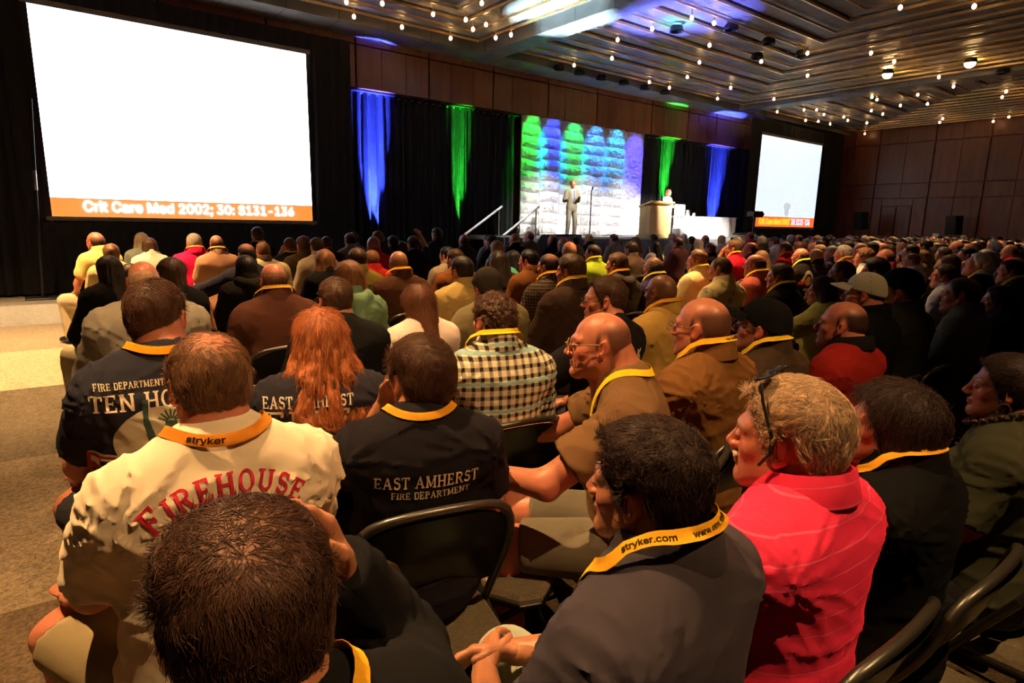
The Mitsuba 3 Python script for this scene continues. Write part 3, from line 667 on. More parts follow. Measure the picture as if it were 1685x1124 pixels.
# front wall: the panelled bulkhead over the stage and the wall behind the drapes
put('wall_front', box((-7, 16.0, 0), (33, 16.3, CEIL + .2)), 'mat_wood', uv=np.tile([.2, .5], (8, 1))); tag('wall_front', kind='structure')
put('wall_front__soffit', box((-6, 15.4, 4.82), (25.2, 16.0, 4.88)), 'mat_black')
xs = [-6, -3.9, -1.8, .35, 2.5, 4.65, 6.79, 8.89, 11.04, 13.17, 15.33, 18.15, 20.3, 22.1, 25.2]
for a, b in zip(xs[:-1], xs[1:]):
    for z0, z1 in ((4.84, 5.85), (5.865, CEIL + .1)):
        n_ = 3 if z1 < 5.9 else 1
        for i in range(n_):
            p, q = a + (b - a) * i / n_, a + (b - a) * (i + 1) / n_
            wood(num('wall_front__panel'), bev((p + (.022 if i == 0 else .004), 15.26 + rnd.uniform(0, .004), z0 + .012), (q - (.022 if i == n_ - 1 else .004), 15.4, z1), .006), rnd.random())
# right wall with its rails, panels and door
put('wall_right', box((31.6, -9, 0), (31.9, 16.3, CEIL + .2)), 'mat_wood', uv=np.tile([.1, .5], (8, 1))); tag('wall_right', kind='structure')
ys = [15.9, 15.0, 12.86, 10.61, 8.61, 6.5, 4.4, 2.3, .2, -2, -5, -8.9]
for a, b in zip(ys[:-1], ys[1:]):
    for z0, z1 in ((.15, 3.02), (3.06, 3.66), (3.70, 5.45), (5.48, CEIL + .1)):
        if z0 < 1 and a == 12.86: continue
        for i in range(2):
            p, q = a + (b - a) * i / 2, a + (b - a) * (i + 1) / 2
            wood(num('wall_right__panel'), bev((31.52, q + (.03 if i else .004), z0), (31.6, p - (.004 if i else .03), z1), .008), rnd.random() * .7)
wood('wall_right__panel_900', bev((31.52, 12.46, .15), (31.6, 12.83, 3.02), .008), .3)
wood('wall_right__panel_901', bev((31.52, 10.64, .15), (31.6, 11.16, 3.02), .008), .4)
wood('wall_right__panel_902', bev((31.52, 11.17, 2.70), (31.6, 12.45, 3.02), .008), .35)
put('door_1', join(bev((31.50, 11.83, .02), (31.57, 12.42, 2.66), .01), bev((31.50, 11.19, .02), (31.57, 11.79, 2.66), .01)), 'mat_wood', uv=np.tile([.05, .5], (2 * len(bev((0, 0, 0), (1, 1, 1))[0]), 1))); tag('door_1', 'flush double door in the dark panelled side wall', kind='structure')
put('door_1__handle', tube([(31.47, 11.72, .95), (31.45, 11.72, 1.05), (31.47, 11.72, 1.15)], .012), 'mat_steel', True)
put('wall_left', box((-7.2, -9, 0), (-7, 16.3, CEIL + .2)), 'mat_wood', uv=np.tile([.2, .5], (8, 1))); tag('wall_left', kind='structure')
put('wall_back', box((-7, -9.2, 0), (33, -9, CEIL + .2)), 'mat_wood', uv=np.tile([.2, .5], (8, 1))); tag('wall_back', kind='structure')
# ---------------------------------------------------------------- drapes: pipe and drape curtains hung in folds
def drape(key, x0, x1, y, z0, z1, fold=.22, depth=.055, seed=0, mat='mat_velvet', bow=0.):
    n, m = max(int((x1 - x0) / .028), 8), 9
    u, v = np.meshgrid(np.linspace(0, 1, n), np.linspace(0, 1, m), indexing='ij')
    X = x0 + (x1 - x0) * u; Z = z0 + (z1 - z0) * v
    ph = (X / fold + 1.5 * nz(np.stack([X * 1.3, 0 * X, Z * .12], -1), seed, 2)) * 2 * PI
    Y = y + depth * (np.sin(ph) + .35 * np.sin(2.3 * ph + 1)) * (.8 + .3 * (1 - v)) + .02 * nz(np.stack([X * 3, Z, 0 * X], -1), seed + 2, 2)
    p = np.stack([X, Y, Z], -1).reshape(-1, 3)
    i, j = np.meshgrid(np.arange(n - 1), np.arange(m - 1), indexing='ij')
    q = np.stack([i * m + j, (i + 1) * m + j, (i + 1) * m + j + 1, i * m + j + 1], -1).reshape(-1, 4)
    f = np.vstack([q[:, [0, 1, 2]], q[:, [0, 2, 3]]])
    put(key, (np.vstack([p, p + V(0, .008, 0)]), np.vstack([f, f[:, ::-1] + len(p)])), mat, True)
DR = [(6.75, 8.35, 'black drape lit blue beside the big screen'), (8.38, 10.25, 'unlit black drape right of the blue lit drape'), (10.28, 11.2, 'black drape lit green behind the stage stairs'), (11.23, 12.15, 'black drape with green edge left of the backdrop'), (17.95, 19.1, 'black drape right of the bright backdrop'), (19.13, 20.6, 'black drape lit green behind the lectern'),
      (20.63, 22.0, 'black drape behind the woman and the white table'), (22.0, 24.1, 'black drape lit blue above the white table'), (24.13, 26.2, 'unlit black drape beside the right screen')]
for i, (a, b, l) in enumerate(DR):
    k = num('drape'); drape(k + '__curtain', a, b, 15.62, .04, 4.84, seed=i); tag(k, l, 'curtain', 'drapes behind the stage')
    put(k + '__pipe', tube([(a, 15.66, 4.80), (b, 15.66, 4.80)], .022, 8), 'mat_steel', True)
for a, b, y, l in ((-6.6, -3.4, 14.95, 'black drape at the far left of the room'), (-3.35, -.12, 14.95, 'black drape left of the big screen')):
    k = num('drape'); drape(k + '__curtain', a, b, y, .04, 5.75, seed=int(b * 7) % 50); tag(k, l, 'curtain', 'drapes left of the big screen')
    put(k + '__pipe', tube([(a, y + .03, 5.72), (b, y + .03, 5.72)], .022, 8), 'mat_steel', True)
# ---------------------------------------------------------------- projection screens, each in its black dress kit
def letters(text, h, bold=True):
    m = meshkit.text_mesh(text, h, .004, bold); return np.array(m.vertices), np.array(m.faces)
def xz(m, w, x, y, z):
    """Lettering from the xy plane stood up facing -y, stretched to the width w."""
    v = m[0].copy(); s = w / np.ptp(v[:, 0])
    return np.stack([x + (v[:, 0] - v[:, 0].min()) * s, y - v[:, 2], z + v[:, 1]], 1), m[1]
def screen(key, label, x0, x1, z0, z1, y, band, emit, band_emit, side):
    tag(key, label, 'projection screen')
    quad = lambda a, b, c, d, yy: (np.array([(a, yy, c), (b, yy, c), (b, yy, d), (a, yy, d)], float), np.array([[0, 1, 2], [0, 2, 3]]))
    scene[key + '__slide'] = mikit.ply(quad(x0, x1, z0 + band, z1, y), 'mat_white', emitter={'type': 'area', 'radiance': {'type': 'rgb', 'value': [GAIN * q for q in emit]}, 'sampling_weight': 8.})
    scene[key + '__caption_band'] = mikit.ply(quad(x0, x1, z0, z0 + band, y), 'mat_white', emitter={'type': 'area', 'radiance': {'type': 'rgb', 'value': [GAIN * q for q in band_emit]}, 'sampling_weight': .3})
    b = .10
    for lo, hi in (((x0 - b, y - .01, z1), (x1 + b, y + .04, z1 + b)), ((x0 - b, y - .01, z0 - b * .8), (x1 + b, y + .04, z0))): put(num(key + '__border'), box(lo, hi), 'mat_grey')
    for lo, hi in (((x0 - b, y - .01, z0), (x0, y + .04, z1)), ((x1, y - .01, z0), (x1 + b, y + .04, z1))): put(num(key + '__frame'), box(lo, hi), 'mat_black')
    l, r, t = side
    drape(key + '__valance', l, r, y - .06, z1 + .1, t, .3, .02, 3)
    drape(key + '__skirt', l, r, y - .06, .04, z0 - .1, .3, .02, 5)
    drape(key + '__wing', l, x0 - b, y - .06, z0 - .1, z1 + .1, .3, .02, 7)
    drape(key + '__wing_001', x1 + b, r, y - .06, z0 - .1, z1 + .1, .3, .02, 9)
    for i, x in enumerate((x0 - .02, x1 + .02)): put(num(key + '__leg'), tube([(x, y + .1, 0), (x, y + .1, z1)], .03, 8), 'mat_steel', True)
def glow(key, mesh, rgb): scene[key] = mikit.ply(mesh, 'mat_white', emitter={'type': 'area', 'radiance': {'type': 'rgb', 'value': [GAIN * q for q in rgb]}, 'sampling_weight': .01})
screen('projection_screen', 'huge bright projection screen with orange caption band', .32, 5.44, 1.53, 5.35, 15.0, .36, LEFT_SCREEN, [1.15, .27, .02], (-.12, 6.5, 5.80))
glow('projection_screen__caption_text', xz(letters('Crit Care Med 2002; 30: S131-136', .20), 4.15, .84, 14.99, 1.64), (2.2, 2.2, 2.3))
screen('projection_screen_001', 'smaller bluish white projection screen beyond the stage', 23.36, 28.38, 1.64, 5.25, 14.0, .42, RIGHT_SCREEN, [.95, .14, .012], (22.5, 30.3, 5.80))
glow('projection_screen_001__caption_text', xz(letters('Crit Care Med 2002', .24), 2.45, 23.75, 13.99, 1.74), (.95, .62, .01))
glow('projection_screen_001__caption_text_001', xz(letters('30: S131-136', .24), 1.65, 26.35, 13.99, 1.74), (.9, .75, 1.1))
def plainq(x0, x1, z0, z1, y): return np.array([(x0, y, z0), (x1, y, z0), (x1, y, z1), (x0, y, z1)], float), np.array([[0, 1, 2], [0, 2, 3]])
for z, xa, xb in ((4.42, 24.9, 27.6), (4.34, 24.9, 27.9), (4.12, 24.7, 27.2), (4.05, 24.7, 27.9), (3.86, 25.0, 25.6), (3.45, 25.1, 26.6), (3.38, 26.6, 27.9)): glow(num('projection_screen_001__text_line'), plainq(xa, xb, z, z + .035, 13.992), (.62, .72, .78))
for k in range(14): glow(num('projection_screen_001__text_line'), plainq(26.1, 27.95, 2.95 - .075 * k, 2.975 - .075 * k, 13.992), (.62, .70, .76))
glow('projection_screen_001__figure', (lambda t: (np.vstack([[(25.85, 13.99, 2.4)], np.stack([25.85 + (.26 + .08 * np.sin(5 * t)) * np.cos(t), 13.99 + 0 * t, 2.42 + (.3 + .06 * np.sin(3 * t)) * np.sin(t)], 1)]), np.array([[0, 1 + i, 1 + (i + 1) % 24] for i in range(24)])))(np.linspace(0, 2 * PI, 25)[:-1]), (.55, .62, .68))
tag('drape_pole', 'thin upright pole with pale bands left of the big screen', 'pole')
put('drape_pole__pole', tube([(.02, 14.45, 0), (.12, 14.45, 2.2), (.20, 14.45, 3.6)], .03, 10), 'mat_black', True)
put('drape_pole__band', tube([(.115, 14.45, 2.0), (.125, 14.45, 2.35)], .034, 10), 'mat_steel', True)
put('drape_pole__base', bev((-.25, 14.2, 0), (.3, 14.7, .03), .008), 'mat_black')
# ---------------------------------------------------------------- the stage
SZ = 1.20
tag('stage', 'raised stage platform with pale pleated front skirt', 'stage')
put('stage__deck', bev((10.35, 12.0, SZ - .12), (22.6, 15.5, SZ), .02), 'mat_grey')
drape('stage__skirt', 10.37, 22.6, 11.96, .02, SZ - .10, .10, .02, 4, 'mat_grey')
for i in range(6): put(num('stage__leg'), tube([(10.6 + 2.36 * i, 12.6, 0), (10.6 + 2.36 * i, 12.6, SZ - .1)], .03, 8), 'mat_steel', True)
tag('stage_steps', 'black steps with two sloping handrails up to the stage', 'steps')
for i in range(6): put(num('stage_steps__step'), bev((8.55 + .26 * i, 12.6, .2 * i), (8.83 + .26 * i, 13.5, .2 * i + .2), .008), 'mat_black')
for y, x0, x1 in ((12.55, 9.45, 10.62), (13.55, 8.95, 10.15)):
    k = num('stage_steps__handrail')
    put(k, tube([(x0, y, 1.26), (x1, y, 2.02)], .032, 8), 'mat_white', True)
    for q, x in enumerate((x0 + .04, x1 - .1)): put(num(k + '__post'), tube([(x, y, .05 if q == 0 else SZ), (x, y, 1.26 + (x - x0) * .65)], .018, 8), 'mat_steel', True)
# backdrop of six tall crinkled panels
def relief(key, x0, x1, y, z0, z1, seed, crumple=False):
    n, m = 56, 190
    u, v = np.meshgrid(np.linspace(0, 1, n), np.linspace(0, 1, m), indexing='ij')
    X = x0 + (x1 - x0) * u; Z = z0 + (z1 - z0) * v
    P = np.stack([X * 4, Z * 4, 0 * X + seed], -1)
    if crumple: D = .16 * np.abs(nz(np.stack([X * 3 + Z * 1.2, Z * 4.5 - X, 0 * X], -1), seed, 3)) + .05 * nz(P * 2, seed, 2)
    else:
        c = (Z - z0) / .335 + .22 * nz(np.stack([X * .9, Z * .4, 0 * X + seed], -1), seed, 2) * 2
        D = .11 * (np.abs(np.sin(c * PI)) ** .55) + .05 * nz(P * 1.7, seed, 3) + .07 * nz(P * 4.2, seed, 2)
    D = D * np.minimum(1, 6 * np.minimum(u, 1 - u) + .2)
    p = np.stack([X, y - D, Z], -1).reshape(-1, 3)
    i, j = np.meshgrid(np.arange(n - 1), np.arange(m - 1), indexing='ij')
    q = np.stack([i * m + j, (i + 1) * m + j, (i + 1) * m + j + 1, i * m + j + 1], -1).reshape(-1, 4)
    put(key, join((p, np.vstack([q[:, [0, 1, 2]], q[:, [0, 2, 3]]])), box((x0, y + .01, z0), (x1, y + .04, z1))), 'mat_panel', False)
tag('stage_backdrop', 'tall backdrop of crinkled white panels lit green, blue and white', 'backdrop')
bx = [12.2, 12.98, 13.83, 14.86, 15.86, 16.9, 17.9]
for i in range(6): relief(num('stage_backdrop__panel'), bx[i] + .008, bx[i + 1] - .008, 15.36, SZ + .02, 4.84, i + 1, i == 5)
# lights standing on the stage floor and behind it; each holds its own spot
def par(key, label, pos, aim, rgb, power, beam, cutoff, weight=1.):
    pos, aim = V(*pos), V(*aim); d = aim - pos; d /= np.linalg.norm(d)
    tag(key, label, 'stage light', 'stage lights')
    a = pos - d * .24
    put(key + '__can', tube([a, a + d * .03, pos - d * .02], [.05, .085, .09], 14), 'mat_black', True)
    put(key + '__yoke', tube([a + V(-.11, 0, .06), a + V(-.11, 0, -.08), a + V(.11, 0, -.08), a + V(.11, 0, .06)], .01, 6), 'mat_black', True)
    scene[key + '_beam'] = {'type': 'spot', 'to_world': T().look_at(origin=pos.tolist(), target=aim.tolist(), up=[1, 0, 0]), 'intensity': {'type': 'rgb', 'value': [GAIN * power * c for c in rgb]}, 'beam_width': beam, 'cutoff_angle': cutoff, 'sampling_weight': weight}
BLUE, GREEN = (.035, .06, 1.), (.03, 1., .05)
G2 = (.06, 1., .10)
for x, y, z, ax, c, p, l, bw in ((7.35, 15.30, .36, 7.35, BLUE, 16000, 'black uplight below the blue drape near the big screen', 4.), (10.02, 15.28, .36, 10.1, GREEN, 2600, 'black uplight below the green drape by the stairs', 3.), (12.08, 15.32, SZ + .30, 12.1, GREEN, 300, 'black uplight left of the backdrop', 1.5),
                              (19.4, 15.25, SZ + .30, 19.45, GREEN, 2600, 'black uplight below the green drape by the lectern', 5), (22.75, 15.2, .36, 22.6, BLUE, 9000, 'black uplight below the blue drape behind the table', 7)):
    par(num('stage_light'), l, (x, y, z), (ax, 15.62, z + 3.2), c, p, bw, bw * 2.2, 2.)
par(num('stage_light'), 'moving light washing the ceiling with white and cyan', (9.3, 11.5, .36), (9.75, 10.95, 6.1), (.50, .78, 1.), 1500, 9, 13, 2.)
par(num('stage_light'), 'moving light washing the ceiling with blue', (12.4, 11.6, .36), (11.8, 9.4, 6.1), (.12, .14, 1.), 1900, 9, 15, 2.)
par(num('stage_light'), 'moving light washing the ceiling with green', (12.9, 11.6, .36), (12.1, 9.6, 6.1), (.05, 1., .10), 700, 2.5, 5, 1.)
# lectern, table and what stands on them
tag('lectern', 'pale oak lectern with a white sign on its front', 'lectern')
put('lectern__body', bev((15.68, 13.0, SZ + .1), (16.75, 13.45, 2.22), .012), 'mat_oak')
put('lectern__base', bev((15.6, 12.95, SZ), (16.85, 13.5, SZ + .1), .012), 'mat_oak')
put('lectern__desk', (lambda m: (m[0] + V(0, 0, 0) + np.stack([0 * m[0][:, 0], 0 * m[0][:, 0], -(m[0][:, 1] - 13.2) * .3], 1), m[1]))(bev((15.64, 12.95, 2.24), (16.82, 13.5, 2.30), .012)), 'mat_oak')
put('lectern__microphone', tube([(16.2, 13.05, 2.33), (16.22, 13.1, 2.5), (16.22, 13.2, 2.58)], .010, 6), 'mat_black', True)
tag('lectern_sign', 'white banner sign with small print standing beside the lectern', 'sign')
put('lectern_sign__board', bev((16.80, 12.92, SZ), (17.35, 12.96, 2.30), .01), 'mat_white')
for i, (a, b) in enumerate(((16.90, 17.02), (17.06, 17.16), (17.19, 17.28))): put(num('lectern_sign__print'), box((a, 12.912, 1.86), (b, 12.918, 1.92)), 'mat_grey')
tag('lectern_box', 'small white box at the foot of the lectern', 'box')
put('lectern_box', bev((16.3, 12.3, SZ), (16.75, 12.6, SZ + .32), .01), 'mat_white')
tag('table', 'long table under a white floor length cloth on stage', 'table')
put('table__top', bev((17.75, 13.35, 1.88), (21.0, 14.1, 1.92), .006), 'mat_oak')
drape('table__cloth', 17.7, 21.05, 13.30, SZ + .01, 1.93, .36, .035, 6, 'mat_white')
put('table__cloth_001', bev((17.70, 13.27, 1.925), (21.05, 14.15, 1.94), .006), 'mat_white')
for x in (17.9, 20.85):
    for y in (13.45, 14.0): put(num('table__leg'), tube([(x, y, SZ), (x, y, 1.88)], .02, 8), 'mat_steel', True)
def lathe(prof, n=20):
    m = trimesh.creation.revolve(np.array(prof), sections=n); return np.array(m.vertices), np.array(m.faces)
tag('water_pitcher', 'water pitcher standing on the white table', 'pitcher')
mv, mf = lathe([(0, 0), (.06, 0), (.075, .08), (.06, .17), (.07, .22), (.062, .22), (.055, .17), (.068, .08), (.055, .012), (0, .012)])
put('water_pitcher__jug', (mv + V(18.55, 13.7, 1.941), mf), 'mat_steel', True)
put('water_pitcher__handle', tube([(18.61, 13.7, 2.13), (18.67, 13.7, 2.10), (18.67, 13.7, 2.02), (18.62, 13.7, 1.99)], .009, 6), 'mat_steel', True)
for i, x in enumerate((18.78, 18.9)):
    k = num('water_glass'); mv, mf = lathe([(0, 0), (.03, 0), (.036, .12), (.033, .12), (.028, .01), (0, .01)], 14)
    put(k, (mv + V(x, 13.62 + .05 * i, 1.941), mf), 'mat_steel', True); tag(k, 'tumbler beside the water pitcher on the white table', 'glass', 'tumblers by the pitcher')
tag('microphone_stand', 'straight black microphone stand behind the speaking man', 'microphone stand')
put('microphone_stand__pole', tube([(13.88, 13.9, SZ), (13.88, 13.9, 2.60)], .016, 8), 'mat_black', True)
put('microphone_stand__base', lathe([(0, 0), (.14, 0), (.13, .02), (.02, .035), (0, .035)])[0] + V(13.88, 13.9, SZ) if False else ((lambda m: (m[0] + V(13.88, 13.9, SZ), m[1]))(lathe([(0, 0), (.14, 0), (.13, .02), (.02, .035), (0, .035)]))), 'mat_black', True)
put('microphone_stand__microphone', tube([(13.88, 13.9, 2.58), (13.88, 13.86, 2.68), (13.88, 13.84, 2.74)], [.014, .02, .024], 10), 'mat_black', True)
tag('stage_monitor', 'black wedge loudspeaker before the stage with blue light on it', 'loudspeaker')
ms = trimesh.creation.extrude_polygon(Polygon([(0, 0), (.62, 0), (.62, .2), (.32, .50), (0, .50)]), 1.15, engine='earcut')
mv = np.array(ms.vertices); mv = np.stack([9.95 + mv[:, 2], 11.4 + mv[:, 0] * .7, .9 + mv[:, 1] * .85], 1)
put('stage_monitor__cabinet', (mv, np.array(ms.faces)), 'mat_black'); put('stage_monitor__grille', bev((10.0, 11.37, .93), (11.05, 11.4, 1.28), .01), 'mat_grey')
put('stage_monitor__stand', bev((10.0, 11.42, 0), (11.05, 11.8, .9), .02), 'mat_black')
glow('stage_monitor__indicator', bev((10.02, 11.355, 1.02), (10.16, 11.369, 1.08), .004), (.05, .12, 2.2)); glow('stage_monitor__indicator_001', bev((10.2, 11.355, 1.0), (10.3, 11.369, 1.05), .004), (.3, .5, 1.6))
def speaker_stand(key, label, x, y, zc, w, h, yaw):
    tag(key, label, 'loudspeaker'); R = rotz(yaw)
    pl = Polygon([(-w / 2, -.14), (w / 2, -.14), (w * .33, .16), (-w * .33, .16)])
    m = trimesh.creation.extrude_polygon(pl, h, engine='earcut'); v = np.array(m.vertices) - V(0, 0, h / 2)
    v = v @ rotx(-.12).T
    put(key + '__cabinet', (v @ R.T + V(x, y, zc), np.array(m.faces)), 'mat_black')
    put(key + '__pole', tube([(x, y, 0.5), (x, y, zc - h * .4)], .02, 8), 'mat_black', True)
    for a in (0, 2.1, 4.2): put(num(key + '__leg'), tube([(x, y, .75), (x + .5 * math.cos(a), y + .5 * math.sin(a), .01)], .014, 6), 'mat_black', True)
speaker_stand('loudspeaker', 'black loudspeaker on a stand before the door in the side wall', 30.0, 12.66, 2.0, .62, .78, 1.2)
speaker_stand('loudspeaker_001', 'black loudspeaker on a stand further right along the side wall', 30.0, 9.04, 1.85, .62, .75, 1.3)
tag('wall_plate', 'small pale wall plate between the two loudspeakers', 'wall plate')
put('wall_plate', bev((31.49, 9.95, 1.35), (31.525, 10.2, 1.5), .006), 'mat_white')
tag('camcorder', 'black video camera on a tripod in front of the right screen', 'video camera')
put('camcorder__body', bev((14.86, 8.9, 1.86), (15.3, 9.12, 2.02), .02), 'mat_black')
put('camcorder__lens', tube([(15.3, 9.0, 1.94), (15.42, 9.0, 1.94)], .05, 12), 'mat_black', True)
put('camcorder__grip', tube([(14.86, 8.95, 1.88), (14.7, 8.9, 1.78)], .014, 6), 'mat_black', True)
put('camcorder__pole', tube([(15.08, 9.02, .9), (15.08, 9.02, 1.87)], .03, 8), 'mat_black', True)
for a in (.4, 2.5, 4.6): put(num('camcorder__leg'), tube([(15.08, 9.02, 1.0), (15.08 + .42 * math.cos(a), 9.0 + .42 * math.sin(a), .01)], .016, 6), 'mat_black', True)
tag('equipment_case', 'pale grey equipment case at the right end of the stage', 'case')
put('equipment_case__body', bev((16.18 + 1.0, 10.6, .75), (17.9, 10.95, 1.36), .02), 'mat_white'); put('equipment_case__lid', bev((17.17, 10.59, 1.362), (17.91, 10.96, 1.42), .015), 'mat_grey'); put('equipment_case__stand', bev((17.3, 10.65, 0), (17.8, 10.9, .75), .02), 'mat_black')
# ---------------------------------------------------------------- ceiling fittings
BULBS = [(14.18, 5.75), (15.17, 4.79), (11.63, 8.86), (12.28, 8.75), (13.64, 9.8), (14.82, 10.93), (15.98, 12.18), (16.77, 13.46), (18.17, 12.13), (19.36, 13.41), (15.95, 9.78), (16.05, 8.57), (18.34, 9.72), (20.79, 12.13), (17.19, 7.52), (18.46, 7.46), (21.19, 7.3), (22.86, 7.44), (22.79, 9.76), (23.34, 9.82), (23.4, 8.6), (23.41, 12.4), (23.73, 12.08), (24.87, 12.35), (25.69, 13.49), (25.95, 12.08), (26.84, 12.32), (27.99, 12.06), (25.29, 10.79), (26.31, 10.79), (24.95, 9.68), (28.95, 9.63), (29.86, 10.02), (30.99, 8.51), (32.84, 9.73), (32.63, 12.17), (31.07, 13.42), (24.76, 6.59), (25.69, 6.92), (25.3, 8.95), (23.08, 13.28), (26.29, 13.26), (27.25, 13.22), (30.21, 7.82), (6.18, 12.5), (7.72, 11.12), (7.32, 12.38), (8.58, 12.18), (8.55, 12.66), (9.47, 12.41), (11.59, 9.9), (11.64, 11.0), (12.77, 12.24), (5.58, 12.92), (6.08, 13.69), (7.23, 13.64), (8.05, 12.21), (9.34, 12.85), (8.54, 13.62), (12.54, 13.47), (15.67, 13.37)]
bm = trimesh.creation.icosphere(2, 1.); bv, bf = np.array(bm.vertices), np.array(bm.faces)
for x, y in BULBS:
    if x > 31.2: continue
    k = num('ceiling_bulb'); r = .042
    tag(k, 'small glowing bulb under a brass ceiling rail', 'light bulb', 'bulbs on the ceiling rails')
    scene[k + '__globe'] = mikit.ply((bv * V(r, r, r * 1.25) + V(x, y, 5.98), bf), 'mat_white', smooth=True, emitter={'type': 'area', 'radiance': {'type': 'rgb', 'value': [GAIN * q for q in (30., 18., 8.)]}, 'sampling_weight': .03})
    put(k + '__socket', tube([(x, y, 6.03), (x, y, 6.20)], .014, 6), 'mat_brass', True)
POTS = [(15.78, 5.33), (15.68, 6.99), (14.84, 9.39), (17.27, 6.73), (16.19, 9.34), (17.55, 10.93), (19.63, 10.38), (18.26, 12.91), (19.81, 12.81), (7.27, 13.17), (11.43, 12.99), (13.04, 12.96), (14.61, 12.9), (11.05, 14.5)]
for x, y in POTS:
    k = num('recessed_downlight'); tag(k, 'dark round recessed downlight in the ceiling', 'downlight', 'recessed downlights that are off')
    mv, mf = lathe([(.0, .06), (.10, .06), (.12, 0), (.16, -.01), (.16, .02), (.13, .09), (0, .09)], 24)
    put(k + '__rim', (mv + V(x, y, CEIL + .03), mf), 'mat_black', True)
def downlight(key, label, x, y, aim, rgb, power, beam, cutoff, weight, glowing=None):
    tag(key, label, 'downlight')
    mv, mf = lathe([(.11, .10), (.12, -.02), (.16, -.03), (.16, .0), (.13, .10)], 24)
    put(key + '__rim', (mv + V(x, y, CEIL - .14), mf), 'mat_black', True)
    if glowing: scene[key + '__lens'] = mikit.ply((lambda m: (m[0] + V(x, y, CEIL - .13), m[1]))(lathe([(0, 0), (.115, 0), (.11, .02), (0, .02)], 24)), 'mat_white', emitter={'type': 'area', 'radiance': {'type': 'rgb', 'value': [GAIN * q for q in glowing]}, 'sampling_weight': .05})
    scene[key + '_beam'] = {'type': 'spot', 'to_world': T().look_at(origin=[x, y, CEIL - .20], target=list(aim), up=[0, 1, 0.01]), 'intensity': {'type': 'rgb', 'value': [GAIN * power * c for c in rgb]}, 'beam_width': beam, 'cutoff_angle': cutoff, 'sampling_weight': weight}
for i, (x, y, ax, ay, p, b, c, l) in enumerate(DOWNLIGHTS):
    downlight(num('ceiling_spotlight'), l, x, y, (ax, ay, .6), WARM, p, b, c, 4.)
for x, y, l in ((19.81, 8.14, 'left one of the two bright lit ceiling lamps'), (20.07, 6.23, 'right one of the two bright lit ceiling lamps')):
    k = num('ceiling_lamp'); downlight(k, l, x, y, (x, y, 0), WARM, 55, 30, 60, .6)
    scene[k + '__globe'] = mikit.ply((bv * .13 + V(x, y, CEIL - .16), bf), 'mat_white', smooth=True, emitter={'type': 'area', 'radiance': {'type': 'rgb', 'value': [GAIN * q for q in (110., 72., 28.)]}, 'sampling_weight': .3})
for x, y, ax, ay, az, p, b, c, l in STAGE_SPOTS:
    downlight(num('ceiling_spotlight'), l, x, y, (ax, ay, az), (1., .92, .82), p, b, c, 3.)
for i, (x, c, p) in enumerate(((12.58, (.01, 1., .04), 110), (13.4, (.01, .04, 1.), 150), (14.35, (.01, .9, .12), 90), (15.36, (.02, .22, 1.), 150), (16.38, (.01, .30, .8), 120), (17.4, (.04, .03, 1.), 210))):
    downlight(num('ceiling_spotlight'), 'coloured ceiling spotlight for the %s backdrop panel from left' % ('first', 'second', 'third', 'fourth', 'fifth', 'sixth')[i], x, 14.15, (x, 15.3, 3.95), c, p, 11., 16., 1.5)
